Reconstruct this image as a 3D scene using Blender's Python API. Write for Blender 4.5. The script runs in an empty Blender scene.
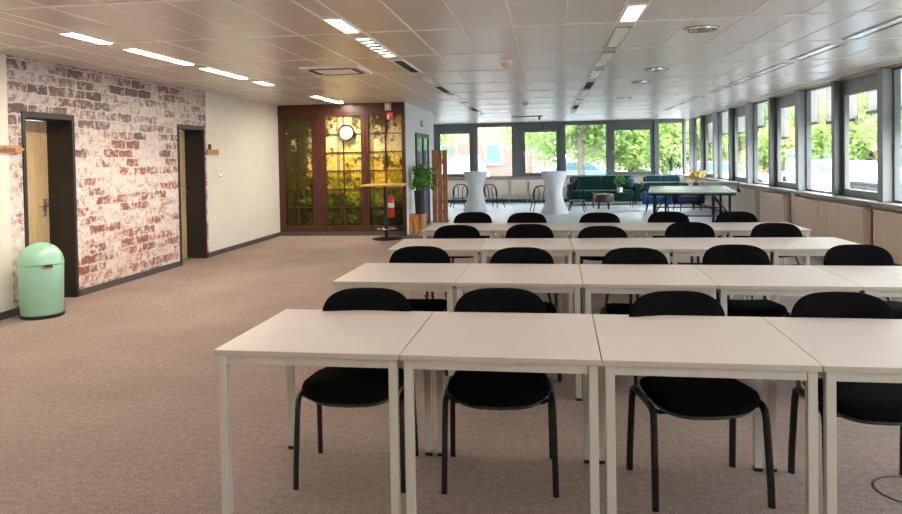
import bpy, bmesh, math, random
from mathutils import Vector, Matrix, Euler, noise
R = math.radians
C = bpy.context.scene.collection
sc = bpy.context.scene
rnd = random.Random(7)

# ------------------------------------------------------------------ materials
def new_mat(name):
    m = bpy.data.materials.new(name); m.use_nodes = True
    nt = m.node_tree
    return m, nt, nt.nodes['Principled BSDF']
def N(nt, t, **kw):
    n = nt.nodes.new(t)
    for k, v in kw.items():
        if hasattr(n, k) and k not in n.inputs: setattr(n, k, v)
        else: n.inputs[k].default_value = v
    return n
def ramp(nt, stops, interp='LINEAR'):
    r = nt.nodes.new('ShaderNodeValToRGB'); cr = r.color_ramp; cr.interpolation = interp
    while len(cr.elements) > 1: cr.elements.remove(cr.elements[-1])
    for i, (p, c) in enumerate(stops):
        e = cr.elements[0] if i == 0 else cr.elements.new(p)
        e.position = p; e.color = (c[0], c[1], c[2], 1)
    return r
def mixc(nt, fac, a, b, mode='MIX'):
    m = nt.nodes.new('ShaderNodeMix'); m.data_type = 'RGBA'; m.blend_type = mode
    for s, v in ((m.inputs[0], fac), (m.inputs[6], a), (m.inputs[7], b)):
        if hasattr(v, 'links') or isinstance(v, bpy.types.NodeSocket): nt.links.new(v, s)
        elif isinstance(v, (int, float)): s.default_value = v
        else: s.default_value = (v[0], v[1], v[2], 1)
    return m.outputs[2]
def mth(nt, op, a, b=None, clamp=False):
    m = nt.nodes.new('ShaderNodeMath'); m.operation = op; m.use_clamp = clamp
    for s, v in ((m.inputs[0], a), (m.inputs[1], b)):
        if v is None: continue
        if isinstance(v, bpy.types.NodeSocket): nt.links.new(v, s)
        else: s.default_value = v
    return m.outputs[0]
def mat(name, col, rough=.5, metal=0, var=.12, scale=20, bump=0, spec=.5, coat=0, trans=0, sheen=0):
    """plain material with a little procedural tone variation and optional bump"""
    m, nt, b = new_mat(name)
    tc = N(nt, 'ShaderNodeTexCoord'); nz = N(nt, 'ShaderNodeTexNoise', Scale=scale, Detail=4.0)
    nt.links.new(tc.outputs['Object'], nz.inputs['Vector'])
    lo = [max(0, c*(1-var)) for c in col]; hi = [min(1, c*(1+var)) for c in col]
    r = ramp(nt, [(.3, lo), (.7, hi)]); nt.links.new(nz.outputs['Fac'], r.inputs[0])
    nt.links.new(r.outputs[0], b.inputs['Base Color'])
    b.inputs['Roughness'].default_value = rough; b.inputs['Metallic'].default_value = metal
    b.inputs['Specular IOR Level'].default_value = spec; b.inputs['Coat Weight'].default_value = coat
    if sheen: b.inputs['Sheen Weight'].default_value = sheen
    if bump:
        bp = N(nt, 'ShaderNodeBump', Strength=bump, Distance=.004)
        nt.links.new(nz.outputs['Fac'], bp.inputs['Height']); nt.links.new(bp.outputs[0], b.inputs['Normal'])
    return m
def emis(name, col, s):
    m, nt, b = new_mat(name)
    b.inputs['Base Color'].default_value = (.8, .8, .8, 1)
    b.inputs['Emission Color'].default_value = (*col, 1); b.inputs['Emission Strength'].default_value = s
    return m
def wood(name, c0, c1, axis='Z', scale=6, rough=.5):
    m, nt, b = new_mat(name)
    tc = N(nt, 'ShaderNodeTexCoord'); mp = N(nt, 'ShaderNodeMapping')
    mp.inputs['Scale'].default_value = {'Z': (9, 9, .8), 'X': (.8, 9, 9), 'Y': (9, .8, 9)}[axis]
    nt.links.new(tc.outputs['Object'], mp.inputs[0])
    nz = N(nt, 'ShaderNodeTexNoise', Scale=scale, Detail=6.0, Distortion=.6); nt.links.new(mp.outputs[0], nz.inputs['Vector'])
    r = ramp(nt, [(.3, c0), (.7, c1)]); nt.links.new(nz.outputs['Fac'], r.inputs[0])
    nt.links.new(r.outputs[0], b.inputs['Base Color']); b.inputs['Roughness'].default_value = rough
    return m
def glass_mat(name, tint=(.97, .99, .98), refl=1.0):
    m, nt, b = new_mat(name); nt.nodes.remove(b)
    out = nt.nodes['Material Output']
    t = N(nt, 'ShaderNodeBsdfTransparent'); t.inputs[0].default_value = (*tint, 1)
    g = N(nt, 'ShaderNodeBsdfGlossy', Roughness=.02)
    f = N(nt, 'ShaderNodeFresnel', IOR=1.4); mx = N(nt, 'ShaderNodeMixShader')
    ge = N(nt, 'ShaderNodeNewGeometry')      # same reflectance on both faces of the thin pane
    nt.links.new(mth(nt, 'ADD', 1.4, mth(nt, 'MULTIPLY', ge.outputs['Backfacing'], 1/1.4-1.4)), f.inputs['IOR'])
    nt.links.new(mth(nt, 'MULTIPLY', f.outputs[0], refl), mx.inputs[0])
    nt.links.new(t.outputs[0], mx.inputs[1]); nt.links.new(g.outputs[0], mx.inputs[2])
    nt.links.new(mx.outputs[0], out.inputs[0])
    return m

def brick_mat():
    m, nt, b = new_mat('whitewashed_brick_paper')
    tc = N(nt, 'ShaderNodeTexCoord'); sp = N(nt, 'ShaderNodeSeparateXYZ'); nt.links.new(tc.outputs['Object'], sp.inputs[0])
    cb = N(nt, 'ShaderNodeCombineXYZ'); nt.links.new(sp.outputs['Y'], cb.inputs[0]); nt.links.new(sp.outputs['Z'], cb.inputs[1])
    # ragged joints
    n0 = N(nt, 'ShaderNodeTexNoise', Scale=9.0, Detail=3.0); nt.links.new(cb.outputs[0], n0.inputs['Vector'])
    vm = N(nt, 'ShaderNodeVectorMath', operation='SUBTRACT'); nt.links.new(n0.outputs['Color'], vm.inputs[0]); vm.inputs[1].default_value = (.5, .5, .5)
    vs = N(nt, 'ShaderNodeVectorMath', operation='SCALE'); nt.links.new(vm.outputs[0], vs.inputs[0]); vs.inputs['Scale'].default_value = .07
    va = N(nt, 'ShaderNodeVectorMath', operation='ADD'); nt.links.new(cb.outputs[0], va.inputs[0]); nt.links.new(vs.outputs[0], va.inputs[1])
    br = N(nt, 'ShaderNodeTexBrick', Scale=1.0); nt.links.new(va.outputs[0], br.inputs['Vector'])
    br.inputs['Brick Width'].default_value = .31; br.inputs['Row Height'].default_value = .113
    br.inputs['Mortar Size'].default_value = .011; br.inputs['Mortar Smooth'].default_value = .4; br.inputs['Bias'].default_value = 0
    br.inputs['Color1'].default_value = (0, 0, 0, 1); br.inputs['Color2'].default_value = (1, 1, 1, 1); br.inputs['Mortar'].default_value = (.5, .5, .5, 1)
    tone = N(nt, 'ShaderNodeSeparateColor'); nt.links.new(br.outputs['Color'], tone.inputs[0])
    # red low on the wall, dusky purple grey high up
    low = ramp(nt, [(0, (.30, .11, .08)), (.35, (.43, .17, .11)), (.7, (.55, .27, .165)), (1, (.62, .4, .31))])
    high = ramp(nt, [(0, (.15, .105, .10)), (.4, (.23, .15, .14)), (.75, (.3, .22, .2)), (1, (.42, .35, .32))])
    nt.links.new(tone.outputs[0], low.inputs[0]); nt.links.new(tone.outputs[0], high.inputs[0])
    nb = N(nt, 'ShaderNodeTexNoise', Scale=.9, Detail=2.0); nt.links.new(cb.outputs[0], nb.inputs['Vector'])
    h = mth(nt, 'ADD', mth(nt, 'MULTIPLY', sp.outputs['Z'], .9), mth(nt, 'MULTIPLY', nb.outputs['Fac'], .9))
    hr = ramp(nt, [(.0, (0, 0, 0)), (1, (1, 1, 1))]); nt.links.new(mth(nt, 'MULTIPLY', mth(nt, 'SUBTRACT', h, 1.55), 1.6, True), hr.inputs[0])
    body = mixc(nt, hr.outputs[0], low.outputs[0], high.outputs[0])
    # fine mottling of each brick
    nm = N(nt, 'ShaderNodeTexNoise', Scale=38.0, Detail=5.0, Roughness=.7); nt.links.new(cb.outputs[0], nm.inputs['Vector'])
    mr = ramp(nt, [(.3, (.55, .5, .5)), (.7, (1.25, 1.2, 1.2))]); nt.links.new(nm.outputs['Fac'], mr.inputs[0])
    body = mixc(nt, 1.0, body, mr.outputs[0], 'MULTIPLY')
    # whitewash: big worn patches plus a per brick threshold
    nw = N(nt, 'ShaderNodeTexNoise', Scale=2.6, Detail=8.0, Roughness=.68, Distortion=.3); nt.links.new(cb.outputs[0], nw.inputs['Vector'])
    nw2 = N(nt, 'ShaderNodeTexNoise', Scale=13.0, Detail=7.0, Roughness=.75); nt.links.new(cb.outputs[0], nw2.inputs['Vector'])
    wsum = mth(nt, 'ADD', mth(nt, 'MULTIPLY', nw.outputs['Fac'], .65), mth(nt, 'MULTIPLY', nw2.outputs['Fac'], 1.15))
    wsum = mth(nt, 'ADD', wsum, mth(nt, 'MULTIPLY', tone.outputs[0], .22))
    # the paper is whitest in a band at half height
    band = mth(nt, 'MULTIPLY', mth(nt, 'ABSOLUTE', mth(nt, 'SUBTRACT', sp.outputs['Z'], 1.1)), -.075)
    wsum = mth(nt, 'ADD', wsum, band)
    wr = ramp(nt, [(.0, (0, 0, 0)), (1, (1, 1, 1))]); nt.links.new(mth(nt, 'MULTIPLY', mth(nt, 'SUBTRACT', wsum, .853), 6.0, True), wr.inputs[0])
    nwc = ramp(nt, [(.35, (.62, .53, .49)), (.65, (.84, .78, .74))]); nt.links.new(nw2.outputs['Fac'], nwc.inputs[0])
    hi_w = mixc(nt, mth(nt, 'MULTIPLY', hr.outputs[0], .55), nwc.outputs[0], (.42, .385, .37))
    col = mixc(nt, mth(nt, 'MULTIPLY', wr.outputs[0], .93), body, hi_w)
    col = mixc(nt, mth(nt, 'MULTIPLY', br.outputs['Fac'], .85), col, mixc(nt, .5, hi_w, (.62, .56, .53)))
    crack = N(nt, 'ShaderNodeTexNoise', Scale=7.0, Detail=9.0, Roughness=.8); nt.links.new(va.outputs[0], crack.inputs['Vector'])
    cr = ramp(nt, [(.485, (0, 0, 0)), (.5, (1, 1, 1)), (.515, (0, 0, 0))]); nt.links.new(crack.outputs['Fac'], cr.inputs[0])
    edge = ramp(nt, [(.15, (0, 0, 0)), (.5, (1, 1, 1)), (.85, (0, 0, 0))]); nt.links.new(br.outputs['Fac'], edge.inputs[0])
    dk = mth(nt, 'ADD', mth(nt, 'MULTIPLY', cr.outputs[0], .35), mth(nt, 'MULTIPLY', edge.outputs[0], mth(nt, 'MULTIPLY', nm.outputs['Fac'], .75)), True)
    col = mixc(nt, dk, col, (.16, .105, .09))
    nt.links.new(col, b.inputs['Base Color']); b.inputs['Roughness'].default_value = .62
    b.inputs['Specular IOR Level'].default_value = .3
    return m

def forest_mat():
    m, nt, b = new_mat('forest_print')
    tc = N(nt, 'ShaderNodeTexCoord'); sp = N(nt, 'ShaderNodeSeparateXYZ'); nt.links.new(tc.outputs['Object'], sp.inputs[0])
    X, Z = sp.outputs['X'], sp.outputs['Z']
    n1 = N(nt, 'ShaderNodeTexNoise', Scale=2.2, Detail=7.0, Roughness=.65); nt.links.new(tc.outputs['Object'], n1.inputs['Vector'])
    n2 = N(nt, 'ShaderNodeTexNoise', Scale=14.0, Detail=8.0, Roughness=.72); nt.links.new(tc.outputs['Object'], n2.inputs['Vector'])
    h = mth(nt, 'ADD', mth(nt, 'DIVIDE', Z, 2.4), mth(nt, 'MULTIPLY', mth(nt, 'SUBTRACT', n1.outputs['Fac'], .5), .8))
    h = mth(nt, 'ADD', h, mth(nt, 'MULTIPLY', mth(nt, 'SUBTRACT', n2.outputs['Fac'], .5), .6), True)
    g = ramp(nt, [(.1, (.012, .02, .003)), (.2, (.04, .06, .008)), (.32, (.15, .18, .015)), (.42, (.42, .29, .012)), (.52, (.7, .45, .04)), (.66, (.75, .6, .22)), (.8, (.72, .62, .36)), (.95, (.4, .3, .1))])
    nt.links.new(h, g.inputs[0])
    # dark leaf clusters, densest in the left panel and in the top corners
    n3 = N(nt, 'ShaderNodeTexNoise', Scale=7.5, Detail=9.0, Roughness=.78); nt.links.new(tc.outputs['Object'], n3.inputs['Vector'])
    n4 = N(nt, 'ShaderNodeTexNoise', Scale=2.6, Detail=3.0); nt.links.new(tc.outputs['Object'], n4.inputs['Vector'])
    left = mth(nt, 'MULTIPLY', mth(nt, 'SUBTRACT', 1.0, X), .28)
    left = mth(nt, 'MAXIMUM', left, -.03)
    low = mth(nt, 'MULTIPLY', mth(nt, 'MAXIMUM', mth(nt, 'SUBTRACT', .8, Z), 0.0), .16)
    top = mth(nt, 'MULTIPLY', mth(nt, 'MAXIMUM', mth(nt, 'SUBTRACT', Z, 2.0), 0.0), .3)
    lf = mth(nt, 'ADD', mth(nt, 'ADD', n3.outputs['Fac'], mth(nt, 'MULTIPLY', n4.outputs['Fac'], .8)), mth(nt, 'ADD', left, mth(nt, 'ADD', low, top)))
    lr = ramp(nt, [(0, (0, 0, 0)), (1, (1, 1, 1))]); nt.links.new(mth(nt, 'MULTIPLY', mth(nt, 'SUBTRACT', lf, .915), 14.0, True), lr.inputs[0])
    lc = ramp(nt, [(.35, (.003, .004, .001)), (.55, (.014, .016, .003)), (.72, (.13, .11, .01))]); nt.links.new(n2.outputs['Fac'], lc.inputs[0])
    col = mixc(nt, mth(nt, 'MULTIPLY', lr.outputs[0], .92), g.outputs[0], lc.outputs[0])
    n5 = N(nt, 'ShaderNodeTexNoise', Scale=24.0, Detail=6.0, Roughness=.75); nt.links.new(tc.outputs['Object'], n5.inputs['Vector'])
    l5 = ramp(nt, [(.5, (0, 0, 0)), (.6, (1, 1, 1))]); nt.links.new(mth(nt, 'ADD', n5.outputs['Fac'], mth(nt, 'MULTIPLY', mth(nt, 'SUBTRACT', n4.outputs['Fac'], .5), .35)), l5.inputs[0])
    col = mixc(nt, mth(nt, 'MULTIPLY', l5.outputs[0], .6), col, (.10, .085, .008))
    # slim tree trunks
    mpt = N(nt, 'ShaderNodeMapping'); mpt.inputs['Scale'].default_value = (4.3, 1, .22); nt.links.new(tc.outputs['Object'], mpt.inputs[0])
    nt3 = N(nt, 'ShaderNodeTexNoise', Scale=1.6, Detail=2.0); nt.links.new(mpt.outputs[0], nt3.inputs['Vector'])
    tr = ramp(nt, [(.60, (0, 0, 0)), (.63, (1, 1, 1))]); nt.links.new(nt3.outputs['Fac'], tr.inputs[0])
    col = mixc(nt, mth(nt, 'MULTIPLY', tr.outputs[0], .6), col, (.05, .04, .015))
    nt.links.new(col, b.inputs['Base Color']); b.inputs['Roughness'].default_value = .6; b.inputs['Specular IOR Level'].default_value = .12
    return m

def carpet_mat(name, a, bb, c):
    m, nt, b = new_mat(name)
    tc = N(nt, 'ShaderNodeTexCoord')
    n1 = N(nt, 'ShaderNodeTexNoise', Scale=110.0, Detail=3.0, Roughness=.8); n2 = N(nt, 'ShaderNodeTexNoise', Scale=1.3, Detail=5.0)
    n3 = N(nt, 'ShaderNodeTexNoise', Scale=28.0, Detail=3.0)
    for n in (n1, n2, n3): nt.links.new(tc.outputs['Object'], n.inputs['Vector'])
    r = ramp(nt, [(.28, a), (.5, bb), (.72, c)])
    f = mth(nt, 'ADD', mth(nt, 'MULTIPLY', n1.outputs['Fac'], .75), mth(nt, 'MULTIPLY', n3.outputs['Fac'], .25)); nt.links.new(f, r.inputs[0])
    r2 = ramp(nt, [(.3, (.88, .88, .88)), (.7, (1.08, 1.08, 1.08))]); nt.links.new(n2.outputs['Fac'], r2.inputs[0])
    nt.links.new(mixc(nt, 1.0, r.outputs[0], r2.outputs[0], 'MULTIPLY'), b.inputs['Base Color'])
    b.inputs['Roughness'].default_value = .92; b.inputs['Specular IOR Level'].default_value = .15
    bp = N(nt, 'ShaderNodeBump', Strength=.5, Distance=.004); nt.links.new(n1.outputs['Fac'], bp.inputs['Height']); nt.links.new(bp.outputs[0], b.inputs['Normal'])
    return m

def ceiling_mat():
    m, nt, b = new_mat('ceiling_panel_metal')
    tc = N(nt, 'ShaderNodeTexCoord'); mp = N(nt, 'ShaderNodeMapping'); mp.inputs['Scale'].default_value = (2.31, .67, 1); nt.links.new(tc.outputs['Object'], mp.inputs[0])
    v = N(nt, 'ShaderNodeTexNoise', Scale=1.0, Detail=1.0); nt.links.new(mp.outputs[0], v.inputs['Vector'])
    r = ramp(nt, [(.3, (.69, .61, .535)), (.7, (.75, .68, .605))]); nt.links.new(v.outputs['Fac'], r.inputs[0])
    nt.links.new(r.outputs[0], b.inputs['Base Color'])
    b.inputs['Metallic'].default_value = .2; b.inputs['Roughness'].default_value = .3
    n2 = N(nt, 'ShaderNodeTexNoise', Scale=1.4, Detail=2.0); nt.links.new(tc.outputs['Object'], n2.inputs['Vector'])
    bp = N(nt, 'ShaderNodeBump', Strength=.12, Distance=.03); nt.links.new(n2.outputs['Fac'], bp.inputs['Height']); nt.links.new(bp.outputs[0], b.inputs['Normal'])
    return m

def leaf_mat(name, a, c, trans=.4):
    m, nt, b = new_mat(name); out = nt.nodes['Material Output']
    tc = N(nt, 'ShaderNodeTexCoord'); n1 = N(nt, 'ShaderNodeTexNoise', Scale=5.0, Detail=3.0); nt.links.new(tc.outputs['Object'], n1.inputs['Vector'])
    r = ramp(nt, [(.35, a), (.65, c)]); nt.links.new(n1.outputs['Fac'], r.inputs[0]); nt.links.new(r.outputs[0], b.inputs['Base Color'])
    b.inputs['Roughness'].default_value = .6
    tl = N(nt, 'ShaderNodeBsdfTranslucent'); nt.links.new(r.outputs[0], tl.inputs[0]); mx = N(nt, 'ShaderNodeMixShader'); mx.inputs[0].default_value = trans
    nt.links.new(b.outputs[0], mx.inputs[1]); nt.links.new(tl.outputs[0], mx.inputs[2]); nt.links.new(mx.outputs[0], out.inputs[0])
    return m

def net_mat():
    m, nt, b = new_mat('dark_net'); out = nt.nodes['Material Output']; b.inputs['Base Color'].default_value = (.02, .02, .022, 1)
    tc = N(nt, 'ShaderNodeTexCoord'); sp = N(nt, 'ShaderNodeSeparateXYZ'); nt.links.new(tc.outputs['Object'], sp.inputs[0])
    fx = mth(nt, 'LESS_THAN', mth(nt, 'FRACT', mth(nt, 'MULTIPLY', sp.outputs['X'], 70.0)), .16); fz = mth(nt, 'LESS_THAN', mth(nt, 'FRACT', mth(nt, 'MULTIPLY', sp.outputs['Z'], 70.0)), .16)
    t = N(nt, 'ShaderNodeBsdfTransparent'); mx = N(nt, 'ShaderNodeMixShader'); nt.links.new(mth(nt, 'MAXIMUM', fx, fz), mx.inputs[0])
    nt.links.new(t.outputs[0], mx.inputs[1]); nt.links.new(b.outputs[0], mx.inputs[2]); nt.links.new(mx.outputs[0], out.inputs[0])
    return m
M = dict(
 white=mat('white_wall_paint', (.73, .70, .61), .8, var=.03, scale=3, bump=.05),
 block=mat('cool_white_wall_paint', (.78, .79, .79), .7, var=.03, scale=3),
 parapet=mat('beige_parapet_paint', (.82, .75, .67), .7, var=.04, scale=3),
 brick=brick_mat(), forest=forest_mat(), ceiling=ceiling_mat(),
 rail=mat('ceiling_rail_paint', (.95, .92, .87), .45, var=.03, scale=4),
 carpet=carpet_mat('brown_carpet', (.12, .089, .08), (.30, .229, .206), (.475, .384, .35)),
 lounge=mat('grey_lounge_floor', (.5, .54, .62), .38, var=.06, scale=2.5),
 skirt=mat('dark_grey_skirting', (.075, .07, .066), .5),
 casing=mat('anthracite_casing', (.02, .017, .015), .45),
 door=wood('light_beech_door', (.5, .34, .17), (.62, .45, .25), 'Z', 4, .45),
 steel=mat('brushed_steel', (.55, .55, .54), .3, 1, var=.05),
 chrome=mat('chrome', (.8, .8, .8), .12, 1, var=.03),
 maho=wood('dark_red_mahogany', (.035, .008, .004), (.09, .021, .01), 'Z', 5, .35),
 frame=mat('grey_window_frame', (.145, .16, .168), .4, .3, var=.06, scale=6),
 column=mat('light_grey_column', (.27, .28, .28), .45, .1, var=.05, scale=5),
 sash=mat('beige_grey_sash', (.2, .195, .185), .4, .3, var=.05, scale=6),
 sill=mat('grey_stone_sill', (.36, .355, .34), .35, var=.1, scale=30),
 radiator=mat('cream_radiator_enamel', (.88, .74, .62), .4, var=.03, scale=3),
 glass=glass_mat('window_glass'),
 top=mat('pale_table_laminate', (.67, .605, .575), .38, var=.03, scale=60, spec=.5),
 edge=mat('table_edge_band', (.44, .375, .315), .5, var=.04),
 tleg=mat('cream_grey_steel', (.5, .47, .415), .4, .1, var=.03),
 black=mat('black_plastic', (.008, .008, .009), .5, var=.2),
 fabric=mat('black_fabric', (.004, .004, .005), .95, var=.35, scale=220, bump=.4, spec=.06),
 blackm=mat('black_metal', (.012, .012, .013), .4, .3, var=.2),
 mint=mat('mint_green_enamel', (.30, .56, .41), .3, var=.03, scale=5, coat=.4),
 lamp=emis('lit_diffuser', (1, .87, .7), 36),
 lamp2=emis('dim_diffuser', (1, .88, .76), 9),
 lamp3=emis('striped_diffuser', (1, .9, .8), 3),
 fin=mat('louvre_mirror', (.8, .8, .78), .15, .9, var=.05),
 offd=mat('unlit_diffuser', (.68, .68, .66), .12, .8, var=.1),
 tray=mat('dark_lamp_tray', (.05, .05, .05), .5),
 clockface=mat('clock_face', (.34, .335, .315), .5, var=.01),
 red=mat('red_enamel', (.6, .015, .02), .3, var=.06),
 beigebox=mat('beige_plastic', (.66, .56, .42), .5, var=.03),
 signwood=wood('orange_pine', (.42, .19, .065), (.56, .29, .12), 'Y', 5, .5),
 signink=mat('burnt_brown_ink', (.09, .03, .015), .7),
 bistrotop=wood('honey_oak', (.52, .3, .08), (.7, .45, .16), 'X', 4, .4),
 crate=wood('orange_pallet_wood', (.32, .12, .035), (.9, .42, .15), 'Z', 5, .6),
 reclaimed=wood('reclaimed_red_brown_wood', (.2, .06, .028), (.85, .34, .13), 'Z', 9, .6),
 leaf=leaf_mat('houseplant_leaf', (.04, .17, .02), (.16, .42, .08), .25),
 leafd=leaf_mat('dark_houseplant_leaf', (.01, .04, .012), (.03, .09, .03), .2),
 stem=mat('green_stem', (.12, .15, .05), .6),
 soil=mat('soil', (.03, .02, .012), .95),
 white_c=mat('white_ceramic', (.85, .85, .83), .3, var=.02),
 cloth=mat('white_stretch_cover', (.78, .78, .82), .75, var=.02, scale=5),
 velvet=mat('dark_green_velvet', (.003, .04, .035), .8, var=.3, scale=9, spec=.2, sheen=.06),
 teal=mat('teal_velvet', (.004, .055, .07), .8, var=.3, scale=9, spec=.2, sheen=.06),
 navy=mat('navy_upholstery', (.008, .018, .05), .8, var=.3, scale=9),
 blue=mat('bright_blue_upholstery', (.006, .06, .19), .8, var=.25, scale=9),
 leather=mat('brown_leather', (.055, .018, .01), .5, var=.3, scale=12),
 darkwood=wood('dark_walnut', (.03, .018, .012), (.07, .04, .025), 'Z', 5, .4),
 tt=mat('grey_green_table_paint', (.34, .38, .36), .3, var=.06, scale=3),
 ttline=mat('white_line_paint', (.8, .8, .78), .4, var=.02),
 net=net_mat(),
 wool=mat('pale_rug_wool', (.66, .66, .65), .95, var=.12, scale=7, bump=.5),
 straw=mat('dried_yellow_flower', (.68, .45, .14), .8, var=.35, scale=25),
 cactus=mat('dark_cactus', (.025, .06, .035), .7, var=.3),
 tabglass=glass_mat('smoked_table_glass', (.55, .6, .6), 1.0),
 blind=leaf_mat('pale_slat_paint', (.72, .71, .68), (.78, .77, .74), .4),
 bark=mat('tree_bark', (.11, .09, .075), .9, var=.3, scale=8, bump=.6),
 treeleaf=leaf_mat('sunlit_leaf', (.17, .31, .08), (.38, .53, .19), .45),
 treeleaf2=leaf_mat('yellow_green_leaf', (.27, .41, .1), (.48, .6, .22), .45),
 grass=mat('grass', (.12, .2, .05), .95, var=.3, scale=3),
 asphalt=mat('pale_paving', (.24, .245, .26), .85, var=.12, scale=4),
 roof=mat('dark_roof_tile', (.1, .06, .05), .7),
 roofdeck=mat('roof_deck', (.3, .29, .28), .8),
 carblue=mat('pale_blue_car_paint', (.25, .45, .62), .25, coat=.6, var=.02),
 carwhite=mat('white_car_paint', (.75, .77, .8), .25, coat=.6, var=.02),
 cargrey=mat('silver_car_paint', (.4, .42, .45), .25, .4, coat=.6, var=.02),
 tyre=mat('tyre_rubber', (.015, .015, .015), .8),
 binp=mat('dark_grey_bin_plastic', (.06, .065, .07), .6),
 vanglass=mat('pale_van_glass', (.45, .55, .62), .15, var=.1),
 skyblue=mat('blue_window_glass', (.12, .22, .34), .1, var=.1),
)
def house_brick():
    m, nt, b = new_mat('red_house_brick')
    tc = N(nt, 'ShaderNodeTexCoord'); sp = N(nt, 'ShaderNodeSeparateXYZ'); nt.links.new(tc.outputs['Object'], sp.inputs[0])
    cb = N(nt, 'ShaderNodeCombineXYZ'); nt.links.new(mth(nt, 'ADD', sp.outputs['X'], sp.outputs['Y']), cb.inputs[0]); nt.links.new(sp.outputs['Z'], cb.inputs[1])
    br = N(nt, 'ShaderNodeTexBrick', Scale=1.0); nt.links.new(cb.outputs[0], br.inputs['Vector'])
    br.inputs['Brick Width'].default_value = .26; br.inputs['Row Height'].default_value = .085; br.inputs['Mortar Size'].default_value = .008
    br.inputs['Color1'].default_value = (.27, .10, .085, 1); br.inputs['Color2'].default_value = (.33, .14, .115, 1); br.inputs['Mortar'].default_value = (.32, .24, .22, 1)
    nt.links.new(br.outputs['Color'], b.inputs['Base Color']); b.inputs['Roughness'].default_value = .85
    return m
M['house'] = house_brick()

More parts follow.
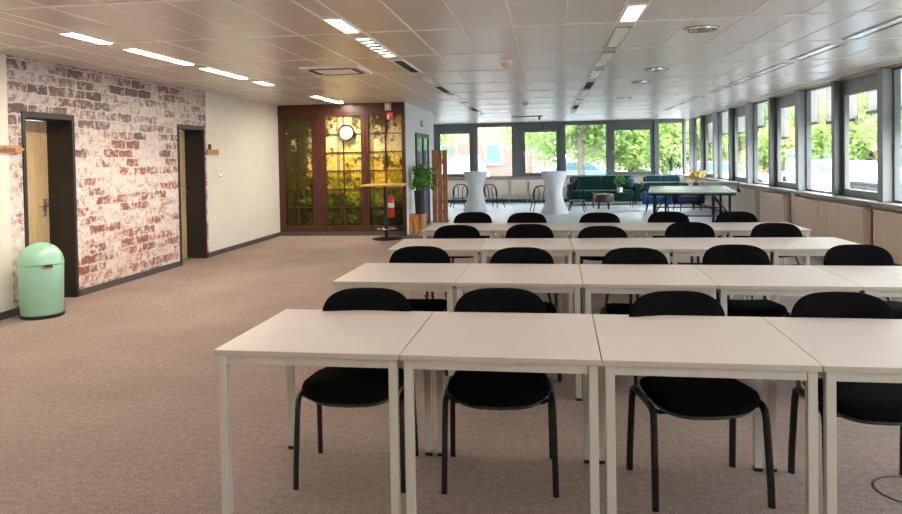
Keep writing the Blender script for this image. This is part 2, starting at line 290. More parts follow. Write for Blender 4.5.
# ------------------------------------------------------------------ mesh builder
class MB:
    def __init__(s): s.v = []; s.f = []; s.mi = []; s.cur = 0
    def add(s, vs, fs):
        o = len(s.v); s.v += [tuple(v) for v in vs]
        for f in fs: s.f.append([i+o for i in f]); s.mi.append(s.cur)
        return s
    def box(s, x0, x1, y0, y1, z0, z1, bev=0, rot=None, piv=None):
        bm = bmesh.new(); bmesh.ops.create_cube(bm, size=1)
        for v in bm.verts: v.co = Vector(((x0+x1)/2+v.co.x*(x1-x0), (y0+y1)/2+v.co.y*(y1-y0), (z0+z1)/2+v.co.z*(z1-z0)))
        if bev: bmesh.ops.bevel(bm, geom=bm.edges[:], offset=bev, segments=2, profile=.7, affect='EDGES')
        if rot is not None:
            p = Vector(piv) if piv is not None else Vector(((x0+x1)/2, (y0+y1)/2, (z0+z1)/2))
            mm = Matrix.Translation(p) @ Euler(rot).to_matrix().to_4x4() @ Matrix.Translation(-p)
            for v in bm.verts: v.co = mm @ v.co
        bm.verts.index_update()
        s.add([v.co.copy() for v in bm.verts], [[v.index for v in f.verts] for f in bm.faces]); bm.free(); return s
    def tube(s, pts, r, n=8, closed=False, flat=1.0):
        pts = [Vector(p) for p in pts]; k = len(pts); rs = r if isinstance(r, (list, tuple)) else [r]*k
        vs = []; prev = None
        for i, p in enumerate(pts):
            a = pts[(i-1) % k] if (i > 0 or closed) else p; b = pts[(i+1) % k] if (i < k-1 or closed) else p
            t = (b-a).normalized()
            if prev is None: u = t.orthogonal().normalized() if abs(t.z) > .95 else t.cross(Vector((0, 0, 1))).normalized()
            else: u = (prev - t*prev.dot(t)).normalized()
            prev = u; w = t.cross(u)
            for j in range(n):
                an = 2*math.pi*j/n; vs.append(p+(u*math.cos(an)+w*math.sin(an)*flat)*rs[i])
        fs = []
        for i in range(k if closed else k-1):
            for j in range(n):
                a = i*n+j; b = i*n+(j+1) % n; c = ((i+1) % k)*n+(j+1) % n; d = ((i+1) % k)*n+j
                fs.append([a, b, c, d])
        if not closed: fs += [list(range(n))[::-1], list(range((k-1)*n, k*n))]
        return s.add(vs, fs)
    def lathe(s, prof, c=(0, 0, 0), n=32):
        vs = []; fs = []
        for (r, z) in prof:
            for j in range(n):
                a = 2*math.pi*j/n; vs.append((c[0]+r*math.cos(a), c[1]+r*math.sin(a), c[2]+z))
        for i in range(len(prof)-1):
            for j in range(n): fs.append([i*n+j, i*n+(j+1) % n, (i+1)*n+(j+1) % n, (i+1)*n+j])
        if prof[0][0] > .02 and prof[-1][0] > .02 and abs(prof[0][0]-prof[-1][0]) < .03:
            m_ = len(prof)-1          # hollow ring: close the section instead of capping it
            for j in range(n): fs.append([m_*n+j, m_*n+(j+1) % n, (j+1) % n, j])
        else: fs += [list(range(n))[::-1], list(range((len(prof)-1)*n, len(prof)*n))]
        return s.add(vs, fs)
    def pillow(s, a, b, e, prof, fn, n=40):
        """closed cushion: superellipse outline a x b, exponent e, prof [(radius, height)], mapped by fn(u, v, w)"""
        vs = []; fs = []
        for (r, h) in prof:
            for j in range(n):
                t = 2*math.pi*j/n; ct, st = math.cos(t), math.sin(t)
                x = math.copysign(abs(ct)**(2/e), ct)*a*r; y = math.copysign(abs(st)**(2/e), st)*b*r
                vs.append(fn(x, y, h))
        k = len(prof)
        for i in range(k-1):
            for j in range(n): fs.append([i*n+j, i*n+(j+1) % n, (i+1)*n+(j+1) % n, (i+1)*n+j])
        fs += [list(range(n))[::-1], list(range((k-1)*n, k*n))]
        return s.add(vs, fs)
    def prism(s, poly, x0, x1, axis='X'):
        """polygon in the two other axes pushed along axis"""
        def p(q, d): return {'X': (d, q[0], q[1]), 'Y': (q[0], d, q[1]), 'Z': (q[0], q[1], d)}[axis]
        n = len(poly); vs = [p(q, x0) for q in poly]+[p(q, x1) for q in poly]
        fs = [list(range(n))[::-1], list(range(n, 2*n))]+[[i, (i+1) % n, n+(i+1) % n, n+i] for i in range(n)]
        return s.add(vs, fs)
    def build(s, name, m, parent=None, smooth=False, loc=None, rz=0):
        me = bpy.data.meshes.new(name); me.from_pydata(s.v, [], s.f)
        ms = m if isinstance(m, (list, tuple)) else [m]
        for q in ms: me.materials.append(q)
        if len(ms) > 1: me.polygons.foreach_set('material_index', s.mi)
        bm = bmesh.new(); bm.from_mesh(me); bmesh.ops.recalc_face_normals(bm, faces=bm.faces[:]); bm.to_mesh(me); bm.free()
        if smooth:
            me.polygons.foreach_set('use_smooth', [True]*len(me.polygons))
            me.set_sharp_from_angle(angle=R(38))
        me.update(); o = bpy.data.objects.new(name, me); C.objects.link(o)
        if parent: o.parent = parent
        if loc is not None: o.location = loc
        if rz: o.rotation_euler.z = rz
        return o
def tag(o, label, cat, group=None, kind=None):
    o['label'] = label; o['category'] = cat
    if group: o['group'] = group
    if kind: o['kind'] = kind
    return o
def thing(name, label, cat, loc=(0, 0, 0), rz=0, group=None):
    o = bpy.data.objects.new(name, None); o.empty_display_size = .1; C.objects.link(o)
    o.location = loc; o.rotation_euler.z = rz
    return tag(o, label, cat, group)
def struct(o, label=None):
    o['kind'] = 'structure'
    if label: o['label'] = label
    return o
def sempty(name):
    o = bpy.data.objects.new(name, None); o.empty_display_size = .1; C.objects.link(o); o['kind'] = 'structure'; return o
def dup(o, loc=None, rz=0, label=None, group=None, parent=None):
    kids = [k for k in bpy.data.objects if k.parent == o]
    c = o.copy(); C.objects.link(c)
    if parent: c.parent = parent
    if loc is not None: c.location = loc; c.rotation_euler.z = rz
    if label: c['label'] = label
    if group: c['group'] = group
    for k in kids: dup(k, parent=c)
    return c
def text_mesh(name, txt, size, m, parent, loc, rot, depth=.001):
    cu = bpy.data.curves.new(name, 'FONT'); cu.body = txt; cu.size = size; cu.extrude = depth; cu.align_x = 'CENTER'; cu.align_y = 'CENTER'
    t = bpy.data.objects.new(name, cu); C.objects.link(t)
    bpy.context.view_layer.update()
    me = bpy.data.meshes.new_from_object(t.evaluated_get(bpy.context.evaluated_depsgraph_get()))
    bpy.data.objects.remove(t); me.name = name; me.materials.clear(); me.materials.append(m)
    o = bpy.data.objects.new(name, me); C.objects.link(o); o.parent = parent; o.location = loc; o.rotation_euler = rot
    return o
def leaves(mb, pts, size, rng, ratio=.5, droop=0):
    """small folded leaf blades at the given points"""
    for p in pts:
        d = Vector((rng.gauss(0, 1), rng.gauss(0, 1), rng.gauss(0, .8)-droop)).normalized()
        u = d.orthogonal().normalized(); u.rotate(Matrix.Rotation(rng.random()*6.28, 3, d)); L = size*(.6+.8*rng.random()); w = L*ratio; p = Vector(p); nn = d.cross(u)
        mb.add([p, p+d*L*.45+u*w*.5+nn*w*.15, p+d*L, p+d*L*.45-u*w*.5+nn*w*.15], [[0, 1, 2], [0, 2, 3]])

# ------------------------------------------------------------------ room shell
LX, RX, FY, BY, CZ = -5.32, 4.40, 23.2, -4.0, 2.62
MUR_Y, BLK_X, BLK_Y = 13.6, -2.73, 17.1
b = MB(); b.box(LX-.36, RX+.2, BY, MUR_Y, -.12, 0); struct(b.build('floor', M['carpet']))
b = MB(); b.box(LX-.3, RX+.2, MUR_Y, FY+.2, -.12, 0); struct(b.build('floor', M['lounge']))
b = MB(); b.box(LX-.4, RX+.25, BY-.2, FY+.25, CZ, CZ+.16); struct(b.build('ceiling', M['ceiling']))
D1, D2, DZ = (6.585, 7.36), (9.655, 10.44), 2.04
XI = LX-.34
b = MB()
for (mi, y0, y1, z0) in ((0, BY, 6.39, 0), (1, 6.39, D1[0], 0), (1, D1[0], D1[1], DZ), (1, D1[1], D2[0], 0), (1, D2[0], D2[1], DZ), (1, D2[1], 10.525, 0), (0, 10.525, FY, 0)):
    b.cur = mi; b.box(XI, LX, y0, y1, z0, CZ)
struct(b.build('wall_left', [M['white'], M['brick']]))
b = MB(); b.box(LX-.3, RX+.2, BY-.15, BY, 0, CZ); struct(b.build('wall_near', M['white']))
b = MB(); b.box(LX, BLK_X, MUR_Y, BLK_Y, 0, CZ); struct(b.build('wall_back', M['block']))
b = MB(); b.box(RX, RX+.2, BY, FY+.2, 0, .83); b.box(RX, RX+.2, BY, FY+.2, 2.54, CZ); struct(b.build('wall_right', M['parapet']))
b = MB(); b.box(LX-.3, RX, FY, FY+.2, 0, .83); b.box(LX-.3, RX, FY, FY+.2, 2.50, CZ); struct(b.build('wall_far', M['parapet']))
b = MB()
for y0, y1 in ((BY, D1[0]-.03), (D1[1]+.03, D2[0]-.03), (D2[1]+.03, MUR_Y)): b.box(LX, LX+.014, y0, y1, 0, .075)
struct(b.build('baseboard_left', M['skirt']))
b = MB(); b.box(LX+.02, BLK_X, MUR_Y-.07, MUR_Y, 0, .075, .004); struct(b.build('baseboard_back', M['skirt']))
b = MB(); b.box(LX, RX, FY-.03, FY, 0, .1); struct(b.build('baseboard_far', M['skirt']))
b = MB(); b.box(RX-.03, RX, BY, FY-.03, 0, .1); struct(b.build('baseboard_right', M['skirt']))

# doors set deep in dark lined recesses
for i, (y0, y1) in enumerate((D1, D2)):
    b = MB()
    b.box(XI, LX+.012, y1-.03, y1+.015, 0, DZ+.03); b.box(XI, LX+.012, y0-.015, y0+.03, 0, DZ+.03); b.box(XI, LX+.012, y0+.03, y1-.03, DZ-.03, DZ+.03)
    struct(b.build('trim_%d' % (i+1), M['casing']))
    b = MB(); b.box(XI+.002, XI+.04, y0+.032, y1-.032, .006, DZ-.034, .002)
    d = struct(b.build('door_%d' % (i+1), M['door']))
    yh = y1-.1
    h = MB(); h.box(XI+.04, XI+.048, yh-.02, yh+.02, .93, 1.13, .003)
    h.tube([(XI+.046, yh, 1.05), (XI+.095, yh, 1.05), (XI+.1, yh-.02, 1.05), (XI+.1, yh-.13, 1.05)], .009, 10)
    h.tube([(XI+.046, yh, .97), (XI+.056, yh, .97)], .012, 12)
    h.build('door_handle', M['steel'], d, True)

# ceiling grid
STR = (-3.95, -1.64, .68, 2.99)
b = MB(); zr = CZ-.004
for s in STR:
    for e in (-.082, .082): b.box(s+e-.007, s+e+.007, BY, FY, zr, CZ+.01)
    for k in range(1, 5):
        x = s+.075+k*.433
        if x < RX-.05: b.box(x-.006, x+.006, BY, FY, zr, CZ+.01)
for x in (-4.46, -4.89): b.box(x-.006, x+.006, BY, FY, zr, CZ+.01)
yk = [4.52+1.495*k for k in range(-5, 13)]
for y in yk: b.box(LX, RX, y-.022, y+.022, zr-.001, CZ+.01)
struct(b.build('trim_3', M['rail']))
b = MB(); b.box(RX-.09, RX-.05, BY, FY-.1, CZ-.03, CZ+.005); b.box(RX-.2, RX-.17, BY, FY-.1, CZ-.015, CZ+.005)
struct(b.build('trim_4', M['rail']))

# ceiling strip lights
ORD = ['nearest', 'second', 'third', 'fourth', 'fifth', 'sixth', 'seventh', 'eighth', 'ninth', 'tenth', 'eleventh', 'twelfth', 'thirteenth']
def strip_light(x, y0, y1, kind, label):
    t = thing('ceiling_light', label, 'ceiling light', (x, (y0+y1)/2, CZ), 0, 'ceiling strip lights')
    L = (y1-y0)/2; f = MB()
    for sx in (-1, 1): f.box(sx*.068-.008, sx*.068+.008, -L, L, -.014, .004)
    for sy in (-1, 1): f.box(-.06, .06, sy*(L-.007)-.007, sy*(L-.007)+.007, -.014, .004)
    f.build('frame', M['steel'] if kind == 'off' else M['rail'], t)
    d = MB(); d.box(-.059, .059, -L+.015, L-.015, -.004, .002)
    d.build('diffuser', {'lit': M['lamp'], 'dim': M['lamp2'], 'off': M['offd'], 'dark': M['tray'], 'stripe': M['lamp3']}[kind], t)
    if kind in ('off', 'stripe', 'dark'):
        g = MB(); n = max(3, int((y1-y0)/(.17 if kind == 'stripe' else .1))); hw_, zt = (.045, -.0095) if kind == 'stripe' else (.006, -.0115)
        poly = [(-L+.01, -.0045)]
        for i in range(1, n):
            y = -L+(2*L)*i/n; poly += [(y-hw_, -.0049), (y-hw_, zt), (y+hw_, zt), (y+hw_, -.0049)]
        poly += [(L-.01, -.0045)]
        if kind == 'stripe':
            for i in range(1, n):
                y = -L+(2*L)*i/n; g = MB(); g.box(-.058, .058, y-hw_, y+hw_, zt, -.0045)
                if i < n-1: g.build('louvre', M['tray'], t)
        else: g.prism(poly, -.058, .058, 'X')
        g.build('louvre', M['fin'] if kind == 'off' else M['tray'], t)
cells = [(5.33, 5.94), (6.24, 7.44), (7.75, 8.95), (9.25, 10.45), (10.73, 11.93), (12.22, 13.42), (14.2, 15.4), (15.7, 16.9), (17.2, 18.4), (18.7, 19.9), (20.2, 21.4)]
names = ('left', 'middle', 'right', 'window side')
pos_txt = {0: 'strip nearest the brick wall', 1: 'second strip from the brick wall', 2: 'third strip from the brick wall', 3: 'strip nearest the window wall'}
kinds = {0: ['lit']*6, 1: ['dim', 'stripe', 'dark', 'off', 'dark', 'off', 'off', 'dark', 'off'], 2: ['dim', 'off', 'off', 'off', 'dark', 'off', 'off', 'dark', 'off'], 3: ['dim', 'off', 'off', 'off', 'off', 'off', 'off', 'off', 'off']}
ktxt = {'lit': 'glowing white', 'dim': 'faintly glowing', 'stripe': 'glowing cross-striped', 'off': 'unlit mirror-louvred', 'dark': 'unlit dark'}
for si, x in enumerate(STR):
    seq = cells[:len(kinds[si])] if si else [(5.41, 5.98), (6.30, 7.48), (7.79, 8.94), (9.33, 9.82), (11.75, 12.2), (12.32, 13.35)]
    for k, (y0, y1) in enumerate(seq):
        kd = kinds[si][k]
        strip_light(x, y0, y1, kd, '%s ceiling light, %s in the %s' % (ktxt[kd], ORD[k], pos_txt[si]))
# the strips run on over the camera
for si, x in enumerate(STR[:3]):
    for k, y0 in enumerate((-2.72, .27, 3.26)[:3]):
        strip_light(x, y0, y0+1.0, 'lit' if si == 0 else 'dim', 'glowing ceiling light, %s from the near wall in the %s' % (ORD[k].replace('nearest', 'first'), pos_txt[si]))

# ------------------------------------------------------------------ windows, right wall
muls = [9.76+1.527*k for k in range(-9, 9)]      # even offset from 9.76 = light column
def frame_mesh(mb, ax, a0, a1, z0, z1, w, d0, d1):
    """rectangular frame in the plane of a wall; ax 'Y' runs along y (right wall), 'X' along x (far wall)"""
    def bx(p0, p1, q0, q1):
        if ax == 'Y': mb.box(d0, d1, p0, p1, q0, q1, .004)
        else: mb.box(p0, p1, d0, d1, q0, q1, .004)
    bx(a0, a0+w, z0, z1); bx(a1-w, a1, z0, z1); bx(a0+w, a1-w, z0, z0+w); bx(a0+w, a1-w, z1-w, z1)
wi = 0; tn = 5
for k, y in enumerate(muls):
    col = (k-9) % 2 == 0
    b = MB()
    if col: b.box(RX-.13, RX+.06, y-.075, y+.075, .845, 2.56, .004)
    else: b.box(RX-.12, RX+.06, y-.055, y+.055, .845, 2.56, .004)
    struct(b.build('trim_%d' % tn, M['column'] if col else M['frame'])); tn += 1
    if k == len(muls)-1: break
    y0 = y+(.075 if col else .055); y1 = muls[k+1]-(.055 if col else .075)
    if y1 > FY: break
    wi += 1; w = sempty('window_%d' % wi)
    f = MB(); frame_mesh(f, 'Y', y0, y1, .84, 2.56, .035, RX-.005, RX+.075); f.build('window_frame', M['frame'], w)
    opener = col
    if opener:
        s = MB(); frame_mesh(s, 'Y', y0+.036, y1-.036, .876, 2.40, .075, RX-.02, RX+.05); s.box(RX, RX+.06, y0+.036, y1-.036, 2.401, 2.524, .004)
        s.build('sash', M['sash'], w)
        h = MB(); h.box(RX-.03, RX-.021, y0+.06, y0+.085, 1.55, 1.66, .003); h.box(RX-.055, RX-.03, y0+.064, y0+.081, 1.5, 1.62, .004); h.build('handle', M['steel'], w)
        p = MB(); p.box(RX+.014, RX+.022, y0+.105, y1-.105, .945, 2.331)
    else:
        p = MB(); p.box(RX+.02, RX+.028, y0+.03, y1-.03, .87, 2.53)
    p.build('pane', M['glass'], w)
    if y1 > 6:
        # outside slatted blind, part lowered
        zb = (1.78, 2.06, 1.98, 2.0)[k % 4]
        t = thing('outdoor_blind', '', 'blind', (RX+.3, (y0+y1)/2, zb), 0, 'outdoor window blinds')
        t['label'] = 'pale slatted outdoor blind partly lowered, %s window from the near end of the window wall' % ORD[k-7 if k >= 7 else 0]
        hw = (y1-y0)/2-.12; q = MB(); n = int((2.62-zb)/.055)
        for j in range(n): q.box(-.028, .028, -hw, hw, .05+j*.055, .0525+j*.055, rot=(0, R(66), 0))
        q.build('slats', M['blind'], t)
        q = MB(); q.box(-.03, .03, -hw, hw, -.02, .03, .004); q.build('bottom_bar', M['frame'], t)
        q = MB(); q.box(-.06, .06, -hw-.02, hw+.02, 2.64-zb, 2.78-zb, .004); q.build('head_box', M['frame'], t)
        q = MB()
        for sy in (-1, 1): q.tube([(0, sy*(hw+.015), -.02), (0, sy*(hw+.015), 2.64-zb)], .006, 6)
        q.build('guide_rail', M['frame'], t)
b = MB(); b.box(RX-.2, RX+.02, BY, FY-.16, .805, .842, .006); struct(b.build('trim_%d' % tn, M['sill'])); tn += 1

# ------------------------------------------------------------------ windows, far wall
farw = [(-5.15, -3.75, 0), (-3.60, -2.39, 1), (-2.27, -1.08, 0), (-.80, .45, 1), (.60, 1.95, 0), (2.06, 3.42, 1), (3.54, 4.33, 0)]
for i, (x0, x1, op) in enumerate(farw):
    wi += 1; w = sempty('window_%d' % wi)
    f = MB(); frame_mesh(f, 'X', x0, x1, .84, 2.52, .035, FY-.01, FY+.07); f.build('window_frame', M['frame'], w)
    if op:
        s = MB(); frame_mesh(s, 'X', x0+.036, x1-.036, .876, 2.37, .085, FY-.02, FY+.05); s.box(x0+.036, x1-.036, FY, FY+.06, 2.371, 2.484, .004); s.build('sash', M['frame'], w)
        h = MB(); h.box(x0+.06, x0+.085, FY-.03, FY-.021, 1.55, 1.66, .003); h.box(x0+.064, x0+.081, FY-.055, FY-.03, 1.5, 1.62, .004); h.build('handle', M['steel'], w)
        p = MB(); p.box(x0+.115, x1-.115, FY+.014, FY+.022, .955, 2.291)
    else:
        p = MB(); p.box(x0+.03, x1-.03, FY+.02, FY+.028, .87, 2.49)
    p.build('pane', M['glass'], w)
for x0, x1 in ((-5.32, -5.15), (-3.75, -3.60), (-2.39, -2.27), (-1.08, -.80), (.45, .60), (1.95, 2.06), (3.42, 3.54), (4.33, 4.40)):
    b = MB(); b.box(x0, x1, FY-.08, FY+.08, .845, 2.515, .004); struct(b.build('trim_%d' % tn, M['frame'])); tn += 1
b = MB(); b.box(LX, RX-.2, FY-.16, FY+.02, .805, .842, .006); struct(b.build('trim_%d' % tn, M['sill'])); tn += 1
b = MB(); b.box(LX, RX, FY-.03, FY-.002, 2.50, CZ-.005, .004); struct(b.build('trim_%d' % tn, M['frame'])); tn += 1

# ------------------------------------------------------------------ radiators
def radiator(along, a0, a1, z0, z1, label):
    L = a1-a0
    t = thing('radiator', label, 'radiator', (RX-.115, (a0+a1)/2, 0) if along == 'Y' else ((a0+a1)/2, FY-.115, 0), 0 if along == 'Y' else R(90), 'panel radiators under the windows')
    # ribbed front panel; local x points to the wall, y runs along it
    n = max(4, int(L/.05)); b = MB(); vs = []; prof = []
    for i in range(n):
        y = -L/2+L*i/n; w = L/n
        prof += [(y+.1*w, 0.0), (y+.25*w, .008 if along == 'Y' else .0015), (y+.75*w, .008 if along == 'Y' else .0015), (y+.9*w, 0.0)]
    prof = [(-L/2, 0)]+prof+[(L/2, 0)]
    poly = [(-q[1]-.055, q[0]) for q in prof]+[(-.035, L/2), (-.035, -L/2)]
    b.prism(poly, z0+.025, z1-.03, 'Z'); b.build('front_panel', M['radiator'], t)
    b = MB(); b.box(.02, .045, -L/2, L/2, z0+.02, z1-.03, .003)
    b.build('back_panel', M['radiator'], t)
    b = MB(); b.box(-.066, .05, -L/2-.004, L/2+.004, z1-.03, z1, .006)
    for i in range(int(L/.06)): b.box(-.05, .035, -L/2+.03+i*.06, -L/2+.06+i*.06, z1-.002, z1+.001)
    b.build('top_grille', M['radiator'], t)
    b = MB()
    for sy in (-1, 1): b.box(-.06, .045, sy*(L/2)-.004, sy*(L/2)+.004, z0+.02, z1-.02, .003)
    b.build('side_cover', M['radiator'], t)
    b = MB()
    for sy in (-.35, .35): b.box(.046, .11, sy*L-.02, sy*L+.02, z0+.1, z1-.1, .003)
    b.build('bracket', M['radiator'], t)
    v = MB(); v.tube([(-.02, -L/2-.005, z1-.06), (-.02, -L/2-.05, z1-.06)], .012, 10); v.tube([(-.02, -L/2-.03, z1-.06), (-.02, -L/2-.03, .0)], .008, 8)
    v.tube([(-.02, -L/2-.045, z1-.06), (-.075, -L/2-.045, z1-.055), (-.11, -L/2-.045, z1-.05)], [.018, .02, .017], 12)
    v.build('valve', M['white_c'], t, True)
for i, (a0, a1) in enumerate(((5.2, 7.0), (7.3, 9.85), (10.15, 12.9), (13.35, 14.78), (15.1, 17.6), (17.9, 19.9), (20.2, 22.3))):
    radiator('Y', a0, a1, .1, .745, 'cream ribbed panel radiator under the long window wall, %s from the near end' % (ORD[i] if i else 'nearest'))
for i, (a0, a1) in enumerate(((-4.9, -3.4), (-3.3, -2.1), (-1.97, -1.25), (-1.15, -.65), (-.55, .06), (.5, 2.2), (2.4, 3.9))):
    radiator('X', a0, a1, .24, .75, 'cream panel radiator under the far windows, %s from the left' % (['first']+ORD[1:])[i])
# pipe casing between two radiators
b = MB(); b.box(RX-.1, RX-.005, 12.99, 13.2, 0, .80, .004); struct(b.build('trim_%d' % tn, M['parapet'])); tn += 1

# ------------------------------------------------------------------ forest mural with mahogany window frames
mu = thing('forest_mural', 'forest wall mural behind dark mahogany window frames, beside the white column wall', 'mural', (-5.32, MUR_Y-.002, .075))
MWD, MHT = BLK_X-LX, 2.54
b = MB(); b.box(0.0, MWD, -.01, 0, .0, MHT); b.build('print', M['forest'], mu)
PAN = ((.13, .70, .39), (.98, 1.70, 1.34), (1.86, 2.52, 2.19))
f = MB()
f.box(.0, PAN[0][0], -.05, -.010, 0, MHT, .004); f.box(PAN[2][1], MWD, -.05, -.010, 0, MHT, .004)
f.box(PAN[0][0], PAN[2][1], -.05, -.010, 2.30, MHT, .004); f.box(PAN[0][0], PAN[2][1], -.05, -.010, 0, .12, .004)
f.box(PAN[0][1], PAN[1][0], -.055, -.010, .12, 2.30, .006); f.box(PAN[1][1], PAN[2][0], -.055, -.010, .12, 2.30, .006)
f.box(.80, .87, -.07, -.055, .0, 2.32, .004); f.box(1.765, 1.795, -.07, -.055, .12, 2.30, .004); f.box(.0, MWD, -.065, -.05, 2.36, 2.42, .004)
f.build('window_frame', M['maho'], mu)
g = MB()
for (x0, x1, xm) in PAN:
    g.box(xm-.011, xm+.011, -.035, -.011, .12, 2.30)
    for k in range(1, 6):
        z = .12+k*2.18/6; g.box(x0, x1, -.033, -.011, z-.010, z+.010)
g.build('glazing_bar', M['maho'], mu)

# wall clock
ck = thing('wall_clock', 'round black-rimmed white wall clock hanging on the forest mural', 'clock', (-3.90, MUR_Y-.075, 2.04))
b = MB(); pr_ = [(.0, 0), (.165, 0), (.165, .035), (.155, .05), (.14, .045), (.138, .02), (0, .02)]
b.lathe(pr_, n=40); o = b.build('rim', M['black'], ck, True); o.rotation_euler = (R(90), 0, 0)
b = MB(); b.lathe([(0, .0205), (.137, .0205), (.137, .024), (0, .024)], n=40); o = b.build('face', M['clockface'], ck); o.rotation_euler = (R(90), 0, 0)
b = MB()
for i in range(12):
    a = i*math.pi/6; r0 = .105 if i % 3 == 0 else .115; w = .006 if i % 3 == 0 else .003
    c, s = math.sin(a), math.cos(a); p, q = Vector((c*r0, -.0255, s*r0)), Vector((c*.128, -.0255, s*.128)); n_ = Vector((s, 0, -c))*w
    b.add([p-n_, p+n_, q+n_, q-n_, *[v+Vector((0, -.001, 0)) for v in (p-n_, p+n_, q+n_, q-n_)]], [[0, 1, 2, 3], [4, 5, 6, 7], [0, 1, 5, 4], [1, 2, 6, 5], [2, 3, 7, 6], [3, 0, 4, 7]])
b.build('hour_marks', M['black'], ck)
for ang, L, w in ((R(50), .075, .006), (R(245), .11, .004)):
    b = MB(); b.box(-w, w, -.030, -.027, -.02, L); o = b.build('hand', M['black'], ck); o.rotation_euler = (0, ang, 0)

# red extinguisher sign, beige box above it, extinguisher
t = thing('fire_sign', 'small red square fire sign with white extinguisher symbol high on the mural', 'sign', (-3.02, MUR_Y-.075, 2.27))
b = MB(); b.box(-.075, .075, -.008, 0, 0, .15, .002); b.build('plate', M['red'], t)
b = MB(); b.prism([(-.03+.022*math.cos(a), .03+(.0 if math.sin(a) < 0 else .06)+.02*math.sin(a)) for a in [i*math.pi/8 for i in range(16)]], -.0105, -.0085, 'Y')
b.tube([(-.03, -.01, .11), (-.01, -.01, .125), (.02, -.01, .115), (.03, -.01, .07)], .005, 6); b.build('symbol', M['white_c'], t)
t = thing('emergency_box', 'beige box with oval face at the ceiling above the red sign', 'box', (-3.05, MUR_Y-.075, 2.455))
b = MB(); b.box(-.06, .06, -.06, 0, 0, .14, .006); b.build('housing', M['beigebox'], t)
b = MB(); b.pillow(.025, .045, 2, [(0.01, -.065), (1, -.065), (1, -.0605), (.01, -.0605)], lambda x, y, h: (x, h, .07+y), 20); b.build('oval_face', M['rail'], t)
t = thing('fire_extinguisher', 'red fire extinguisher hung low on the right mural panel', 'fire extinguisher', (-3.02, MUR_Y-.155, .36))
b = MB(); b.lathe([(0, 0), (.06, 0), (.072, .015), (.075, .03), (.075, .36), (.065, .4), (.03, .43), (.022, .45), (0, .45)], n=24); b.build('cylinder', M['red'], t, True)
b = MB(); b.lathe([(.0757, .2), (.0763, .2), (.0763, .29), (.0757, .29)], n=24); b.build('paper_label', M['white_c'], t)
b = MB(); b.box(-.012, .012, -.012, .012, .45, .49, .003); b.box(-.01, .01, -.1, .02, .485, .495, .002); b.box(-.01, .01, -.09, .02, .505, .513, .002); b.build('valve_handle', M['black'], t)
b = MB(); b.tube([(.012, 0, .47), (.06, -.02, .46), (.088, -.02, .40), (.088, -.01, .25), (.082, 0, .1)], .009, 8); b.build('hose', M['black'], t, True)
b = MB(); b.box(-.03, .03, .07, .085, .05, .42, .003); b.build('wall_bracket', M['steel'], t)

# glazed door in the white column wall
w = sempty('door_3')
b = MB(); frame_mesh(b, 'Y', 14.6, 16.2, 0.0, 2.05, .09, BLK_X, BLK_X+.035); b.box(BLK_X, BLK_X+.035, 15.4, 15.48, .09, 1.96, .003); b.build('door_frame', M['casing'], w)
b = MB(); b.box(BLK_X+.006, BLK_X+.016, 14.69, 15.4, .09, 1.96); b.box(BLK_X+.006, BLK_X+.016, 15.48, 16.11, .09, 1.96); b.build('pane', M['skyblue'], w)
b = MB(); b.tube([(BLK_X+.034, 15.35, 1.05), (BLK_X+.08, 15.35, 1.05), (BLK_X+.085, 15.24, 1.05)], .01, 8); b.build('door_handle', M['steel'], w, True)
t = thing('door_sign', 'small dark plate on the white column wall above the glazed door', 'sign', (BLK_X+.001, 15.4, 2.2))
b = MB(); b.box(0, .02, -.12, .12, 0, .14, .004); b.build('plate', M['frame'], t)
b = MB(); b.box(.0205, .022, -.09, .09, .04, .1); b.build('panel', M['offd'], t)

# arrow signs and switch on the left wall
def arrow_sign(loc, L, hgt, flip, label):
    t = thing('arrow_sign', label, 'sign', loc, 0, 'wooden arrow signs')
    s = -1 if flip else 1
    b = MB(); poly = [(-s*L, -hgt/2), (-s*.075, -hgt/2), (0, 0), (-s*.075, hgt/2), (-s*L, hgt/2)]
    b.prism(poly, 0, .018, 'X'); b.build('board', M['signwood'], t)
    return t
t = arrow_sign((LX+.012, 6.575, 1.675), .78, .074, False, 'orange wooden arrow sign pointing right, on the wall left of the near door')
text_mesh('lettering', 'Toilette', .08, M['signink'], t, (.0195, -.26, -.003), (R(90), 0, R(90)), .0008)
t = arrow_sign((LX+.016, 10.43, 1.665), .45, .085, True, 'wooden arrow sign pointing left, beside the second door and light switch')
b = MB(); b.box(.004, .016, .12, .2, .035, .11, .004); b.tube([(.01, .16, .10), (.01, .16, .125)], .022, 10); b.build('carved_figure', M['leather'], t)
t = thing('light_switch', 'small cream light switch on the white wall right of the brick', 'switch', (LX+.001, 10.97, 1.24))
b = MB(); b.box(0, .01, -.045, .045, 0, .16, .003); b.build('plate', M['rail'], t)
b = MB(); b.box(.0105, .016, -.03, .03, .085, .145, .003, rot=(0, R(4), 0)); b.build('rocker', M['beigebox'], t)
b = MB(); b.box(.0105, .014, -.03, .03, .015, .03, .001); b.build('slot', M['black'], t)

